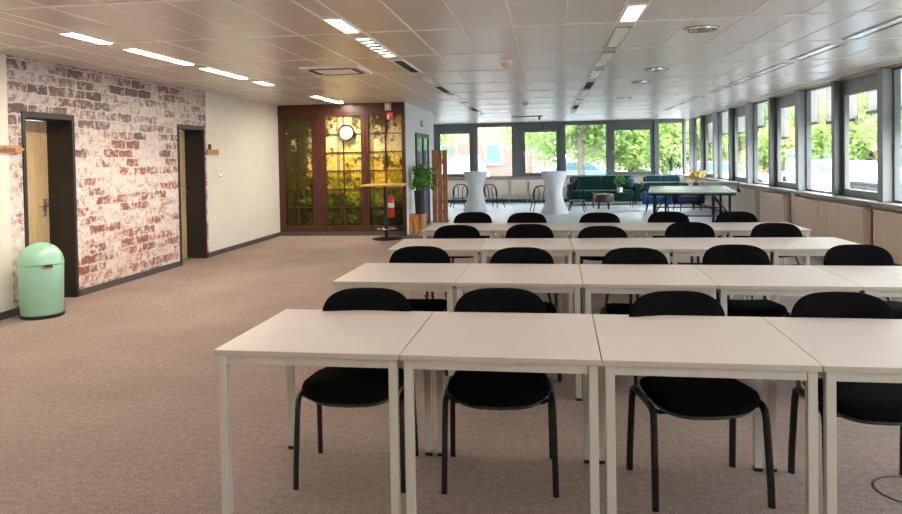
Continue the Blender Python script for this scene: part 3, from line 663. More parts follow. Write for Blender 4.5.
# mint push bin
t = thing('push_bin', 'mint green dome-topped push bin by the near door', 'bin', (-5.03, 6.42, 0))
t.scale = (.96, .96, .965)
b = MB(); b.lathe([(0, 0), (.205, 0), (.21, .01), (.21, .028), (.2, .034), (0, .034)], n=48); b.build('base_ring', M['black'], t, True)
b = MB(); b.lathe([(0, .035), (.196, .035), (.2, .045), (.213, .53), (.211, .54), (0, .54)], n=48); b.build('body', M['mint'], t, True)
b = MB(); pr_ = [(0, .545), (.214, .545), (.216, .55), (.216, .562)]+[(.212*math.cos(a), .562+.205*math.sin(a)) for a in [R(4+i*8) for i in range(11)]]+[(0.004, .767)]
b.lathe(pr_, n=48); b.build('dome_lid', M['mint'], t, True)
fl = bpy.data.objects.new('push_flap', None)
ang = math.atan2(-6.42, 5.05)+R(14); ca, sa = math.cos(ang), math.sin(ang)
bpy.data.objects.remove(fl)
b = MB(); b.box(.205, .232, -.05, .05, .515, .565, .006, rot=(0, 0, ang), piv=(0, 0, .5)); o = b.build('push_plate', M['chrome'], t)
b = MB(); b.box(.2325, .2335, -.03, .04, .53, .55, 0, rot=(0, 0, ang), piv=(0, 0, .5)); b.build('badge', M['leather'], t)

# ------------------------------------------------------------------ tables and chairs
W, T = .7975, .73
def make_table(label):
    t = thing('table', label, 'table', (0, 0, 0), 0, 'square training tables in rows')
    h = W/2-.002
    b = MB(); b.box(-h, h, -h, h, T-.024, T, .002)
    # top and bottom laminate, edge band on the sides
    for i, f in enumerate(b.f):
        z = [b.v[k][2] for k in f]; b.mi[i] = 0 if (min(z) > T-.003) else 1
    b.build('tabletop', [M['top'], M['edge']], t)
    b = MB(); e = h-.012
    for s in (-1, 1):
        b.box(-e+.036, e-.036, s*(e-.017)-.012, s*(e-.017)+.012, T-.062, T-.0245, .002); b.box(s*(e-.017)-.012, s*(e-.017)+.012, -e+.036, e-.036, T-.062, T-.0245, .002)
    b.build('frame', M['tleg'], t)
    for sx in (-1, 1):
        for sy in (-1, 1):
            l = MB(); x, y = sx*(e-.018), sy*(e-.018); l.box(x-.0175, x+.0175, y-.0175, y+.0175, .018, T-.0245, .003); lo = l.build('leg', M['tleg'], t)
            l = MB(); l.box(x-.0178, x+.0178, y-.0178, y+.0178, 0, .0178, .002); l.build('foot', M['black'], lo)
    return t
SEATPROF = [(.01, .03), (.6, .032), (.88, .026), (.97, .014), (1, -.002), (.97, -.014), (.9, -.018), (.01, -.02)]
def make_chair(label):
    t = thing('chair', label, 'chair', (0, 0, 0), 0, 'black visitor chairs behind the tables')
    # chair faces local -y
    def seatfn(x, y, h):
        yy = y
        k = 1-.06*(y/.21)                                    # a little wider at the front
        xx = x*k; z = .44+h
        f = (yy+.21)/.42                                     # 0 front .. 1 back
        z += -.02*max(0, 1-f*4)**2                           # waterfall front edge
        z += -.012*f + .02*(abs(xx)/.235)**3
        yy += -.035*(1-(xx/.235)**2)*(1-f)                   # bowed front
        return (xx, yy-.0, z)
    b = MB(); b.pillow(.235, .21, 4.2, SEATPROF, seatfn, 48); b.build('seat', M['fabric'], t, True)
    b = MB(); b.pillow(.225, .198, 4.2, [(.01, -.022), (.97, -.0215), (.98, -.028), (.9, -.045), (.7, -.05), (.01, -.05)], seatfn, 40); b.build('seat_shell', M['black'], t, True)
    def backfn(x, y, h):
        yb = .275+.16*(y+.02)*.55-.10*(abs(x)/.24)**2*.45
        return (x*(1-.05*(y/.16)), yb-h, .677+y)
    b = MB(); b.pillow(.242, .165, 3.3, [(.01, .03), (.7, .028), (.92, .02), (1, .004), (.985, -.003), (.01, -.003)], backfn, 48); b.build('backrest', M['fabric'], t, True)
    b = MB(); b.pillow(.238, .161, 3.3, [(.01, -.0035), (.99, -.0035), (.97, -.012), (.85, -.016), (.01, -.018)], backfn, 40); b.build('backrest_shell', M['black'], t, True)
    for s in (-1, 1):
        l = MB(); l.tube([(s*.25, -.205, .0), (s*.249, -.20, .1), (s*.244, -.175, .36), (s*.243, -.165, .40), (s*.242, -.14, .418), (s*.242, -.10, .42)], [.0125]*6, 10, flat=1.3); lo = l.build('leg', M['blackm'], t, True)
        l = MB(); l.tube([(s*.25, .195, .0), (s*.249, .19, .1), (s*.243, .165, .36), (s*.242, .15, .405), (s*.242, .12, .42), (s*.242, .08, .42)], [.0125]*6, 10, flat=1.3); lo = l.build('leg', M['blackm'], t, True)
        l = MB(); l.tube([(s*.242, -.099, .42), (s*.242, .079, .42)], .0125, 10, flat=1.3)
        l.build('side_rail', M['blackm'], t, True)
        l = MB(); l.tube([(s*.222, .10, .405), (s*.215, .19, .41), (s*.205, .235, .45), (s*.19, .262, .52), (s*.17, .276, .60), (s*.16, .288, .68)], [.011]*6, 8); l.build('back_upright', M['blackm'], t, True)
    b = MB(); b.tube([(-.242, -.10, .405), (-.2, -.10, .385), (.2, -.10, .385), (.242, -.10, .405)], .01, 8); b.tube([(-.242, .1, .405), (-.2, .1, .388), (.2, .1, .388), (.242, .1, .405)], .01, 8); b.build('cross_bar', M['blackm'], t, True)
    return t
rows = [(-1.394, 2.773, -1.04, 4), (-1.384, 4.397, -1.06, 5), (-1.375, 5.955, 1.0, 5), (-1.36, 7.548, -1.25, 5)]
RN = ['front row', 'second row', 'third row', 'back row']
PN = {4: ['leftmost', 'second from left', 'third from left', 'rightmost'], 5: ['leftmost', 'second from left', 'middle one', 'second from right', 'rightmost']}
proto = None
for ri, (x0, y0, ph, n) in enumerate(rows):
    a = R(ph)
    for i in range(n):
        lx, ly = (i+.5)*W, W/2
        x = x0+lx*math.cos(a)-ly*math.sin(a); y = y0+lx*math.sin(a)+ly*math.cos(a)
        lab = 'pale square table with slim grey legs, %s in the %s of tables' % (PN[n][i], RN[ri])
        if proto is None: proto = make_table(lab); proto.location = (x, y, 0); proto.rotation_euler.z = a
        else: dup(proto, (x, y, 0), a, lab)
chairs = [
 [(-.925, 3.31, 2), (-.235, 3.335, 2), (.655, 3.295, 9), (1.385, 3.30, 2)],
 [(-.96, 5.03, 1), (-.185, 4.965, 1), (.63, 4.95, 2), (1.36, 5.12, 0), (2.2, 5.12, 1)],
 [(-.885, 6.69, 1), (-.175, 6.77, 0), (.53, 6.545, 3), (1.38, 6.89, 0), (2.155, 6.77, 2)],
 [(-.90, 8.32, 0), (-.235, 8.20, 1), (.605, 8.14, -1), (1.40, 8.21, 0), (2.15, 8.15, 2)]]
proto = None
for ri, row in enumerate(chairs):
    for i, (x, y, a) in enumerate(row):
        lab = 'black upholstered chair with oval back, %s behind the %s of tables' % (PN[len(row)][i], RN[ri])
        if proto is None: proto = make_chair(lab); proto.location = (x, y, 0); proto.rotation_euler.z = R(a)
        else: dup(proto, (x, y, 0), R(a), lab)

# floor outlet
t = thing('floor_outlet', 'round floor outlet cover set in the carpet, right foreground', 'floor outlet', (1.58, 3.345, 0))
b = MB(); b.lathe([(.132, 0), (.145, 0), (.145, .003), (.14, .005), (.132, .003)], n=40); b.build('rim', M['skirt'], t, True)
b = MB(); b.lathe([(0, 0), (.131, 0), (.131, .002), (0, .002)], n=40); b.build('cover', M['carpet'], t)
b = MB(); b.box(.0, .07, .03, .05, .002, .006, .001); b.build('handle', M['steel'], t)

# ------------------------------------------------------------------ ceiling fittings
t = thing('air_cassette', 'square ceiling air cassette with dark slots, in front of the mural', 'air vent', (-2.54, 8.45, CZ))
b = MB(); b.box(-.36, .36, -.36, .36, -.022, .002, .006); b.build('frame', M['rail'], t)
b = MB(); b.box(-.2, .2, -.2, .2, -.03, -.0225, .004); b.build('grille', M['rail'], t)
for rz in range(4):
    b = MB(); b.box(-.24, .24, .24, .3, -.028, -.0225, .002); o = b.build('air_slot', M['tray'], t); o.rotation_euler.z = rz*math.pi/2
def detector(loc, r, lab):
    t = thing('smoke_detector', lab, 'smoke detector', loc, 0, 'smoke detectors')
    b = MB(); b.lathe([(0, -.018), (r*1.1, -.018), (r*1.1, 0.001), (0, .001)], n=28); b.build('base', M['rail'], t, True)
    b = MB(); b.lathe([(0, -.075), (r*.5, -.073), (r*.85, -.05), (r, -.0185), (0, -.0185)], n=28); b.build('sensor_head', M['beigebox'], t, True)
detector((-.436, 8.2, CZ), .062, 'round beige smoke detector on the ceiling, nearer of the two')
detector((-.404, 14.5, CZ), .062, 'round beige smoke detector on the ceiling, farther of the two')
t = thing('ceiling_access_point', 'flat grey wireless unit on the ceiling near the far windows', 'wireless unit', (-.5, 19.6, CZ))
b = MB(); b.box(-.42, .42, -.1, .1, -.03, .001, .01); b.build('body', M['frame'], t)
b = MB(); b.tube([(.33, 0, -.03), (.33, 0, -.11)], .035, 12); b.build('sensor', M['frame'], t, True)
for i, (x, y) in enumerate(((1.376, 6.49), (1.44, 9.45), (1.45, 11.05), (1.52, 14.1))):
    t = thing('ceiling_diffuser', 'round slotted ceiling air outlet, %s of a line of four' % ('nearest', 'second', 'third', 'farthest')[i], 'air vent', (x, y, CZ), 0, 'round ceiling air outlets')
    b = MB()
    for r in (.05, .09, .13): b.lathe([(r-.012, -.012), (r+.012, -.02), (r+.014, 0.001), (r-.012, .001)], n=28)
    b.build('rings', M['offd'], t, True)
    b = MB(); b.lathe([(0, -.004), (.15, -.004), (.155, .001), (0, .001)], n=28); b.build('plate', M['tray'], t)
t = thing('ceiling_spotlight', 'small recessed spotlight glowing in the ceiling above the clock', 'spotlight', (-3.85, 13.0, CZ))
b = MB(); b.lathe([(.045, -.006), (.065, -.006), (.065, .001), (.045, .001)], n=24); b.build('bezel', M['rail'], t)
b = MB(); b.lathe([(0, -.002), (.044, -.002), (.044, .001), (0, .001)], n=24); b.build('bulb', M['lamp'], t)

# ------------------------------------------------------------------ bistro table, plant, crate, plank screen
t = thing('bistro_table', 'tall bistro table with thin oak top and black pedestal, before the mural', 'table', (-3.0, 12.95, 0))
b = MB(); b.box(-.39, .39, -.35, .35, 1.005, 1.035, .006); b.build('tabletop', M['bistrotop'], t)
b = MB(); b.tube([(0, 0, .03), (0, 0, 1.0)], .038, 16); b.box(-.2, .2, -.02, .02, .985, 1.004, .003); b.box(-.02, .02, -.2, .2, .985, 1.004, .003); b.build('column', M['blackm'], t, True)
b = MB(); b.lathe([(0, 0), (.27, 0), (.27, .012), (.2, .028), (.06, .045), (0, .045)], n=36); b.build('base_plate', M['blackm'], t, True)
b = MB(); b.tube([(.19*math.cos(a), .19*math.sin(a), .2) for a in [i*math.pi/14 for i in range(28)]], .011, 8, True)
for k in range(3):
    a = k*2.094+.3; b.tube([(.035*math.cos(a), .035*math.sin(a), .2), (.19*math.cos(a), .19*math.sin(a), .2)], .008, 8)
b.build('foot_ring', M['chrome'], t, True)

t = thing('wooden_crate', 'orange pallet-wood crate carrying the black planter', 'crate', (-2.575, 13.95, 0))
for sy in (-1, 1):
    for k in range(3):
        b = MB(); b.box(-.15+k*.104, -.15+k*.104+.09, sy*.14-.01, sy*.14+.01, 0, .39, .004); b.build('plank', M['crate'], t)
for sx in (-1, 1):
    for k in range(3):
        b = MB(); b.box(sx*.14-.01, sx*.14+.01, -.125+k*.085, -.125+k*.085+.078, 0, .39, .004); b.build('plank', M['crate'], t)
b = MB(); b.box(-.128, .128, -.128, .128, .35, .388, .004); b.build('top_board', M['crate'], t)
t = thing('potted_plant', 'bushy green plant in tall black planter standing on the wooden crate', 'plant', (-2.54, 13.95, .39))
b = MB(); b.lathe([(0, 0), (.085, 0), (.105, .46), (.108, .47), (.095, .47), (.09, .42), (0, .42)], n=28); b.build('planter', M['black'], t, True)
b = MB(); b.lathe([(0, .421), (.089, .421), (.089, .43), (0, .432)], n=20); b.build('soil', M['soil'], t)
rg = random.Random(3); s = MB(); lv = MB()
for k in range(22):
    a = rg.random()*6.28; rr = .1+.26*rg.random(); top = Vector((rr*math.cos(a), rr*math.sin(a)*.8, .62+.36*rg.random()))
    m1 = Vector((top.x*.3, top.y*.3, .43+(top.z-.43)*.6)); s.tube([(0.03*math.cos(a), .03*math.sin(a), .42), m1, top], [.006, .005, .003], 6)
    for j in range(22):
        f = .3+.75*rg.random(); p = m1.lerp(top, f)+Vector((rg.gauss(0, .045), rg.gauss(0, .045), rg.gauss(0, .05))); p.x = max(p.x, -.055); leaves(lv, [p], .1, rg, .65, .2)
s.build('stems', M['stem'], t); lv.build('foliage', M['leaf'], t)

t = thing('plank_screen', 'tall standing screen of red-brown reclaimed planks beside the plant', 'room divider', (-2.47, 16.3, 0))
for k in range(3):
    b = MB(); b.box(-.185+k*.125, -.185+k*.125+.111, -.02, .02, .0, .83, .006); b.build('plank', M['reclaimed'], t)
    b = MB(); b.box(-.185+k*.125, -.185+k*.125+.111, -.02, .02, .85, 1.69-.02*(k == 1), .006); b.build('plank', M['reclaimed'], t)
for z in (.25, .84, 1.4):
    b = MB(); b.box(-.17, .17, .021, .05, z-.04, z+.04, .004); b.build('cross_bar', M['reclaimed'], t)
b = MB()
for sx in (-1, 1): b.box(sx*.15-.03, sx*.15+.03, -.16, .16, 0, .03, .004) if False else b.box(sx*.14-.03, sx*.14+.03, .051, .25, 0, .04, .004)
b.build('foot', M['reclaimed'], t)

# ------------------------------------------------------------------ lounge
def cocktail(loc, lab):
    t = thing('cocktail_table', lab, 'table', loc, 0, 'covered cocktail tables')
    n = 32; rings = []
    prof = [(0, 1.105), (.33, 1.105), (.345, 1.10), (.347, 1.085), (.325, 1.0), (.27, .86), (.215, .72), (.195, .58), (.2, .44), (.235, .3), (.29, .16), (.33, .06), (.345, .0)]
    b = MB(); vs = []; fs = []
    for i, (r, z) in enumerate(prof):
        for j in range(n):
            a = 2*math.pi*j/n; k = 0 if z > 1.0 else (1.0-z)
            rr = r*(1+.07*math.cos(4*a)*k); vs.append((rr*math.cos(a), rr*math.sin(a), z))
    for i in range(len(prof)-1):
        for j in range(n): fs.append([i*n+j, i*n+(j+1) % n, (i+1)*n+(j+1) % n, (i+1)*n+j])
    b.add(vs, fs); b.build('stretch_cover', M['cloth'], t, True)
    b = MB(); b.lathe([(0, 1.075), (.325, 1.075), (.325, 1.1), (0, 1.1)], n=28); b.build('tabletop', M['white_c'], t)
    b = MB(); b.tube([(0, 0, .02), (0, 0, 1.074)], .03, 12)
    for k in range(4):
        a = k*math.pi/2; b.tube([(0, 0, .03), (.33*math.cos(a), .33*math.sin(a), .012)], .012, 8)
    b.build('pedestal', M['blackm'], t)
cocktail((-1.98, 19.75, 0), 'tall cocktail table in white stretch cover, left of the two')
cocktail((.2, 18.55, 0), 'tall cocktail table in white stretch cover, right one nearer the green sofa')

def wire_chair(loc, rz, lab):
    t = thing('wire_chair', lab, 'chair', loc, rz, 'black wire chairs by the cocktail tables')
    b = MB(); b.pillow(.22, .21, 2.6, [(.01, .015), (.9, .015), (1, .0), (.9, -.015), (.01, -.015)], lambda x, y, h: (x, y, .30+h), 32); b.build('seat', M['black'], t, True)
    b = MB()
    for x0 in (-.13, .13):
        b.tube([(x0-.06, .19, .31), (x0-.07, .24, .5), (x0-.05, .26, .63), (x0, .265, .67), (x0+.05, .26, .63), (x0+.07, .24, .5), (x0+.06, .19, .31)], .013, 8)
    b.tube([(-.2, .17, .31), (-.23, .24, .5), (-.2, .265, .62), (-.12, .27, .70), (.12, .27, .70), (.2, .265, .62), (.23, .24, .5), (.2, .17, .31)], .015, 8)
    b.build('wire_back', M['blackm'], t, True)
    for sx in (-1, 1):
        for sy in (-1, 1):
            b = MB(); b.tube([(sx*.15, sy*.14, .29), (sx*.22, sy*.2, 0)], .014, 8); b.build('leg', M['blackm'], t)
wire_chair((-2.62, 21.0, 0), R(200), 'black wire chair left of the left cocktail table')
wire_chair((-1.52, 20.8, 0), R(150), 'black wire chair right of the left cocktail table')
wire_chair((-.2, 19.4, 0), R(195), 'black wire chair left of the right cocktail table')
wire_chair((.80, 19.1, 0), R(170), 'black wire chair right of the right cocktail table')

def sofa(loc, w, d, sh, bh, m, m2, lab, name='sofa'):
    t = thing(name, lab, 'sofa', loc, 0)
    h = w/2
    b = MB(); b.box(-h+.16, h-.16, -d/2, d/2-.2, .18, sh-.14, .02); b.build('base', m, t, True)
    for k in range(2):
        x0 = -h+.165+k*(w-.33)/2; b = MB(); b.box(x0+.004, x0+(w-.33)/2-.004, -d/2-.03, d/2-.22, sh-.138, sh, .035); b.build('seat_cushion', m, t, True)
        b = MB(); b.box(x0+.004, x0+(w-.33)/2-.004, d/2-.215, d/2-.06, sh-.1, bh, .04, rot=(R(-8), 0, 0)); b.build('back_cushion', m, t, True)
    b = MB(); b.box(-h+.1, h-.1, d/2-.05, d/2+.05, .18, bh-.04, .02); b.build('back_frame', m, t, True)
    for s_ in (-1, 1):
        b = MB(); b.tube([(s_*(h-.08), -d/2-.02, sh+.12), (s_*(h-.08), d/2-.02, sh+.12)], .085, 20); b.box(s_*(h-.08)-.07, s_*(h-.08)+.07, -d/2, d/2-.03, .18, sh+.12, .02); b.build('armrest', m, t, True)
        for sy in (-1, 1):
            b = MB(); b.tube([(s_*(h-.15), sy*(d/2-.1), .178), (s_*(h-.13), sy*(d/2-.08), 0)], [.025, .015], 10); b.build('leg', M['darkwood'], t)
    return t
def cushion(loc, rot, m, lab):
    b = MB(); b.pillow(.2, .2, 4, [(.01, .07), (.5, .06), (.85, .035), (1, 0), (.85, -.035), (.5, -.06), (.01, -.07)], lambda x, y, h: (x, h, y), 36)
    o = b.build('cushion', m, None, True, loc); o.rotation_euler = rot; tag(o, lab, 'cushion', 'teal sofa cushions')
sofa((1.7, 21.95, 0), 2.15, .86, .44, .86, M['velvet'], None, 'dark green velvet sofa under the far windows')
cushion((.86, 21.72, .645), (R(-14), 0, R(-62)), M['teal'], 'teal cushion at the left arm of the green sofa')
cushion((2.54, 21.72, .645), (R(-14), 0, R(62)), M['teal'], 'teal cushion at the right arm of the green sofa')
sofa((3.55, 22.25, 0), 1.3, .8, .42, .84, M['teal'], None, 'short teal sofa in the far right corner behind the table tennis table')

b = MB(); b.box(1.12, 2.46, 19.2, 21.3, .0005, .012, .003); tag(b.build('rug', M['wool']), 'pale woollen rug in front of the green sofa', 'rug')
t = thing('coffee_table', 'low black-framed glass coffee table in front of the green sofa', 'table', (1.85, 20.5, .012))
b = MB(); b.box(-.55, .55, -.3, .3, .425, .437, .003); b.build('glass_top', M['tabglass'], t)
b = MB(); b.box(-.52, .52, -.27, .27, .2, .21, .002); b.build('shelf', M['tabglass'], t)
b = MB()
for sy in (-1, 1):
    b.tube([(-.54, sy*.29, .415), (.54, sy*.29, .415)], .011, 8); b.tube([(-.53, sy*.28, .19), (.53, sy*.28, .19)], .008, 8)
for sx in (-1, 1): b.tube([(sx*.54, -.29, .415), (sx*.54, .29, .415)], .011, 8); b.tube([(sx*.53, -.28, .19), (sx*.53, .28, .19)], .008, 8)
b.build('top_frame', M['blackm'], t)
for sx in (-1, 1):
    for sy in (-1, 1): b = MB(); b.tube([(sx*.54, sy*.29, 0), (sx*.54, sy*.29, .424)], .012, 8); b.build('leg', M['blackm'], t)
t = thing('potted_plant', 'small leafy plant in white square pot on the glass coffee table', 'plant', (2.06, 20.45, .4492))
b = MB(); b.lathe([(0, 0), (.075, 0), (.085, .13), (.075, .13), (.07, .11), (0, .11)], n=4); b.build('pot', M['white_c'], t)
b = MB(); b.lathe([(0, .111), (.065, .111), (.06, .118), (0, .12)], n=4); b.build('soil', M['soil'], t)
lv = MB(); s = MB()
for k in range(12):
    a = rg.random()*6.28; top = Vector((.14*math.cos(a)*rg.random(), .12*math.sin(a)*rg.random(), .24+.2*rg.random())); s.tube([(0, 0, .11), top*.6+Vector((0, 0, .06)), top], .004, 5)
    leaves(lv, [top*f+Vector((0, 0, (1-f)*.12))+Vector((rg.gauss(0, .02), rg.gauss(0, .02), 0)) for f in (.7, .8, .9, 1, 1, 1, 1)], .1, rg, .55)
s.build('stems', M['stem'], t); lv.build('foliage', M['leaf'], t)
t = thing('stool', 'round brown leather stool in front of the glass coffee table', 'stool', (1.55, 19.75, .0145))
b = MB(); b.lathe([(0, .2), (.25, .2), (.275, .23), (.275, .38), (.25, .42), (.1, .435), (0, .435)], n=32); b.build('seat', M['leather'], t, True)
for k in range(4):
    a = k*math.pi/2+.6; b = MB(); b.tube([(.17*math.cos(a), .17*math.sin(a), .2), (.2*math.cos(a), .2*math.sin(a), 0)], .014, 8); b.build('leg', M['blackm'], t)
t = thing('side_table', 'small round white side table left of the green sofa', 'table', (.36, 21.5, 0))
b = MB(); b.lathe([(0, .585), (.2, .585), (.21, .595), (.2, .61), (0, .61)], n=32); b.build('tabletop', M['white_c'], t, True)
for k in range(3):
    a = k*2.094+.5; b = MB(); b.tube([(.08*math.cos(a), .08*math.sin(a), .584), (.18*math.cos(a), .18*math.sin(a), 0)], [.018, .012], 8); b.build('leg', M['bistrotop'], t)
t = thing('potted_plant', 'dark upright plant in grey pot on the floor behind the right cocktail table', 'plant', (.3, 20.5, 0))
b = MB(); b.lathe([(0, 0), (.12, 0), (.15, .3), (.135, .3), (.125, .27), (0, .27)], n=24); b.build('pot', M['frame'], t, True)
b = MB(); b.lathe([(0, .271), (.12, .271), (.11, .28), (0, .282)], n=18); b.build('soil', M['soil'], t)
b = MB()
for k in range(12):
    a = k*.9; r0 = .05; top = (.16*math.cos(a), .16*math.sin(a), .5+.25*rg.random())
    p0 = Vector((r0*math.cos(a), r0*math.sin(a), .28)); p2 = Vector(top); p1 = p0.lerp(p2, .5)+Vector((.01, .01, .03)); u = Vector((-math.sin(a), math.cos(a), 0))*.028
    b.add([p0-u*.6, p0+u*.6, p1+u, p2, p1-u], [[0, 1, 2, 4], [4, 2, 3]])
b.build('foliage', M['leafd'], t)

# armchairs half hidden by the table tennis table
def armchair(loc, rz, m, lab):
    t = thing('armchair', lab, 'armchair', loc, rz, 'blue armchairs behind the table tennis table')
    b = MB(); b.box(-.27, .27, -.3, .24, .22, .40, .04); b.build('seat', m, t, True)
    b = MB(); b.box(-.3, .3, .245, .36, .2, .62, .045, rot=(R(-6), 0, 0)); b.build('backrest', m, t, True)
    for s_ in (-1, 1):
        b = MB(); b.box(s_*.32-.045, s_*.32+.045, -.28, .24, .2, .52, .035); b.build('armrest', m, t, True)
        for sy in (-1, 1): b = MB(); b.tube([(s_*.25, sy*.2, .22), (s_*.28, sy*.24, 0)], [.02, .012], 8); b.build('leg', M['darkwood'], t)
armchair((2.87, 19.0, 0), R(-10), M['blue'], 'bright blue low armchair behind the left end of the table tennis table')
armchair((3.66, 19.2, 0), R(12), M['navy'], 'navy low armchair behind the right end of the table tennis table')

# table tennis table
ta = R(-9)
t = thing('table_tennis_table', 'grey-green table tennis table with net and black folding frame', 'table', (3.0, 15.5, 0), ta)
t.scale = (1.07, 1, 1)
for k in range(2):
    b = MB(); y0, y1 = (-1.37, -.006) if k == 0 else (.006, 1.37); b.box(-.7625, .7625, y0, y1, .737, .76, .003); h_ = b.build('half_top', M['tt'], t)
    l = MB()
    for sx in (-1, 1): l.box(sx*.75-.01, sx*.75+.01, y0+.002, y1-.002, .7602, .7606)
    ye = y0 if k == 0 else y1; sg = 1 if k == 0 else -1
    l.box(-.739, .739, min(ye+sg*.002, ye+sg*.022), max(ye+sg*.002, ye+sg*.022), .7602, .7606); l.box(-.002, .002, y0+.003, y1-.003, .7607, .7609); l.build('white_line', M['ttline'], h_)
    a = MB()
    for s_ in (-1, 1): a.box(s_*.74-.012, s_*.74+.012, y0+.02, y1-.02, .695, .7365, .002)
    a.box(-.72, .72, min(ye+sg*.02, ye+sg*.045), max(ye+sg*.02, ye+sg*.045), .695, .7365, .002); a.build('apron', M['blackm'], h_)
    for sx in (-1, 1):
        l = MB(); yy = (-1.15 if k == 0 else 1.15); l.box(sx*.66-.022, sx*.66+.022, yy-.022, yy+.022, 0.0, .695, .004); l.build('leg', M['blackm'], t)
        l = MB(); l.tube([(sx*.66, yy, .3), (sx*.4, yy*.35, .69)], .014, 8); l.build('brace', M['blackm'], t)
    l = MB(); l.tube([(-.64, yy, .28), (.64, yy, .28)], .014, 8); l.build('stretcher', M['blackm'], t)
    for sx in (-1, 1):
        l = MB(); yy = sg*-.16; l.tube([(sx*.45, yy, .69), (sx*.45, yy, .09)], .02, 8); cc = l.build('carriage_leg', M['blackm'], t)
        l = MB(); l.tube([(sx*.45-.02, yy, .06), (sx*.45+.02, yy, .06)], .06, 16); l.build('wheel', M['tyre'], cc, True)
b = MB(); b.box(-.9, .9, -.002, .002, .775, .9); nt_ = b.build('net', M['net'], t)
b = MB(); b.box(-.9, .9, -.004, .004, .9005, .913); b.build('net_tape', M['ttline'], nt_)
for sx in (-1, 1):
    b = MB(); b.tube([(sx*.915, 0, .74), (sx*.915, 0, .92)], .012, 10); b.box(sx*.84-.075, sx*.84+.075, -.03, .03, .7608, .775, .003); b.box(sx*.915-.03, sx*.915+.03, -.035, .035, .68, .765, .004); b.build('net_post', M['black'], t)

# dried flowers on a small stand, sill plants
t = thing('plant_stand', 'slim dark stand by the window wall carrying the vase of dried flowers', 'stand', (4.0, 19.75, 0))
b = MB(); b.lathe([(0, .5), (.15, .5), (.15, .52), (0, .52)], n=24); b.build('top', M['darkwood'], t)
for k in range(3):
    a = k*2.094; b = MB(); b.tube([(.1*math.cos(a), .1*math.sin(a), .5), (.14*math.cos(a), .14*math.sin(a), 0)], .01, 8); b.build('leg', M['darkwood'], t)
t = thing('dried_flower_vase', 'bunch of yellow dried flowers in a vase by the right windows', 'vase', (4.0, 19.75, .5205))
b = MB(); b.lathe([(0, 0), (.06, 0), (.08, .08), (.07, .16), (.045, .2), (.05, .21), (.04, .21), (.035, .2), (0, .19)], n=24); b.build('vase', M['leather'], t, True)
s = MB(); lv = MB()
for k in range(34):
    a = rg.random()*6.28; r = .24*rg.random()**.6; top = Vector((r*math.cos(a), r*math.sin(a), .3+.2*rg.random())); s.tube([(0, 0, .15), top], .003, 5); leaves(lv, [top+Vector((rg.gauss(0, .025), rg.gauss(0, .025), rg.gauss(0, .025))) for _ in range(9)], .06, rg, .7)
s.build('stems', M['straw'], t); lv.build('flower_heads', M['straw'], t)
t = thing('cactus', 'tall dark cactus in white pot on the far right window sill', 'plant', (3.94, 23.12, .843))
b = MB(); b.lathe([(0, 0), (.065, 0), (.08, .12), (.07, .12), (.065, .1), (0, .1)], n=20); b.build('pot', M['white_c'], t, True)
b = MB(); b.tube([(0, 0, .09), (0, 0, .3), (0.01, 0, .5), (.005, 0, .6)], [.05, .055, .05, .015], 12); b.tube([(0, 0, .3), (-.06, 0, .36), (-.065, 0, .46)], [.03, .03, .012], 10); b.tube([(0, 0, .36), (.06, 0, .42), (.07, 0, .53)], [.03, .028, .012], 10); b.build('stem', M['cactus'], t, True)
t = thing('sill_card', 'small white standing card on the right window sill', 'card', (4.3, 20.2, .843))
b = MB(); b.box(-.004, .004, -.07, .07, 0, .2, .001, rot=(0, R(10), 0), piv=(0, 0, 0)); b.build('front_sheet', M['white_c'], t)
b = MB(); b.box(.066, .074, -.07, .07, 0, .2, .001, rot=(0, R(-10), 0), piv=(.07, 0, 0)); b.build('back_sheet', M['white_c'], t)

# ------------------------------------------------------------------ outdoors
b = MB(); b.box(-60, 90, FY+.2, 110, -.45, -.25); b.box(RX+.2, 90, -40, FY+.2, -.45, -.25); struct(b.build('ground', M['asphalt']))
def make_tree(name, seed, hgt, rad, zc, m, nleaf, size):
    rg = random.Random(seed); t = bpy.data.objects.new(name, None); C.objects.link(t)
    b = MB(); b.tube([(0, 0, 0), (.03, 0, zc*.4), (-.03, .04, zc*.8), (.02, 0, hgt*.75)], [.24, .19, .16, .05], 10)
    br = []
    for k in range(9):
        a = k*2.4; z = zc*1.0+k*(hgt-zc)/12; e = Vector((rad*.7*math.cos(a), rad*.7*math.sin(a), z+rad*.35)); b.tube([(0, 0, z), tuple(e*.5+Vector((0, 0, z*.5))), tuple(e)], [.08, .05, .02], 7); br.append(e)
    b.build('trunk', M['bark'], t, True)
    lv = MB(); pts = []
    blobs = []
    for k in range(34):
        d = Vector((rg.gauss(0, 1), rg.gauss(0, 1), rg.gauss(0, 1))).normalized()*rg.random()**.4
        blobs.append(Vector((d.x*rad*.85, d.y*rad*.85, zc+(hgt-zc)*.45+d.z*(hgt-zc)*.5)))
    for i in range(nleaf):
        c = rg.choice(blobs); d = Vector((rg.gauss(0, 1), rg.gauss(0, 1), rg.gauss(0, 1))).normalized()*(rad*.36)*(.55+.45*rg.random()); pts.append(c+d)
    leaves(lv, pts, size, rg, .65); lv.build('foliage', m, t)
    return t
t1 = make_tree('tree', 11, 8.0, 3.6, 1.7, M['treeleaf'], 11000, .3)
t2 = make_tree('tree', 12, 5.0, 2.4, .7, M['treeleaf2'], 8000, .26)
tag(t1, 'leafy green tree with clear trunk behind the parked blue car', 'tree', 'trees outside'); t1.location = (1.75, 36.5, -.25)
tag(t2, 'bright yellow-green bushy tree outside the far right windows', 'tree', 'trees outside'); t2.location = (7.0, 38.0, -.25)
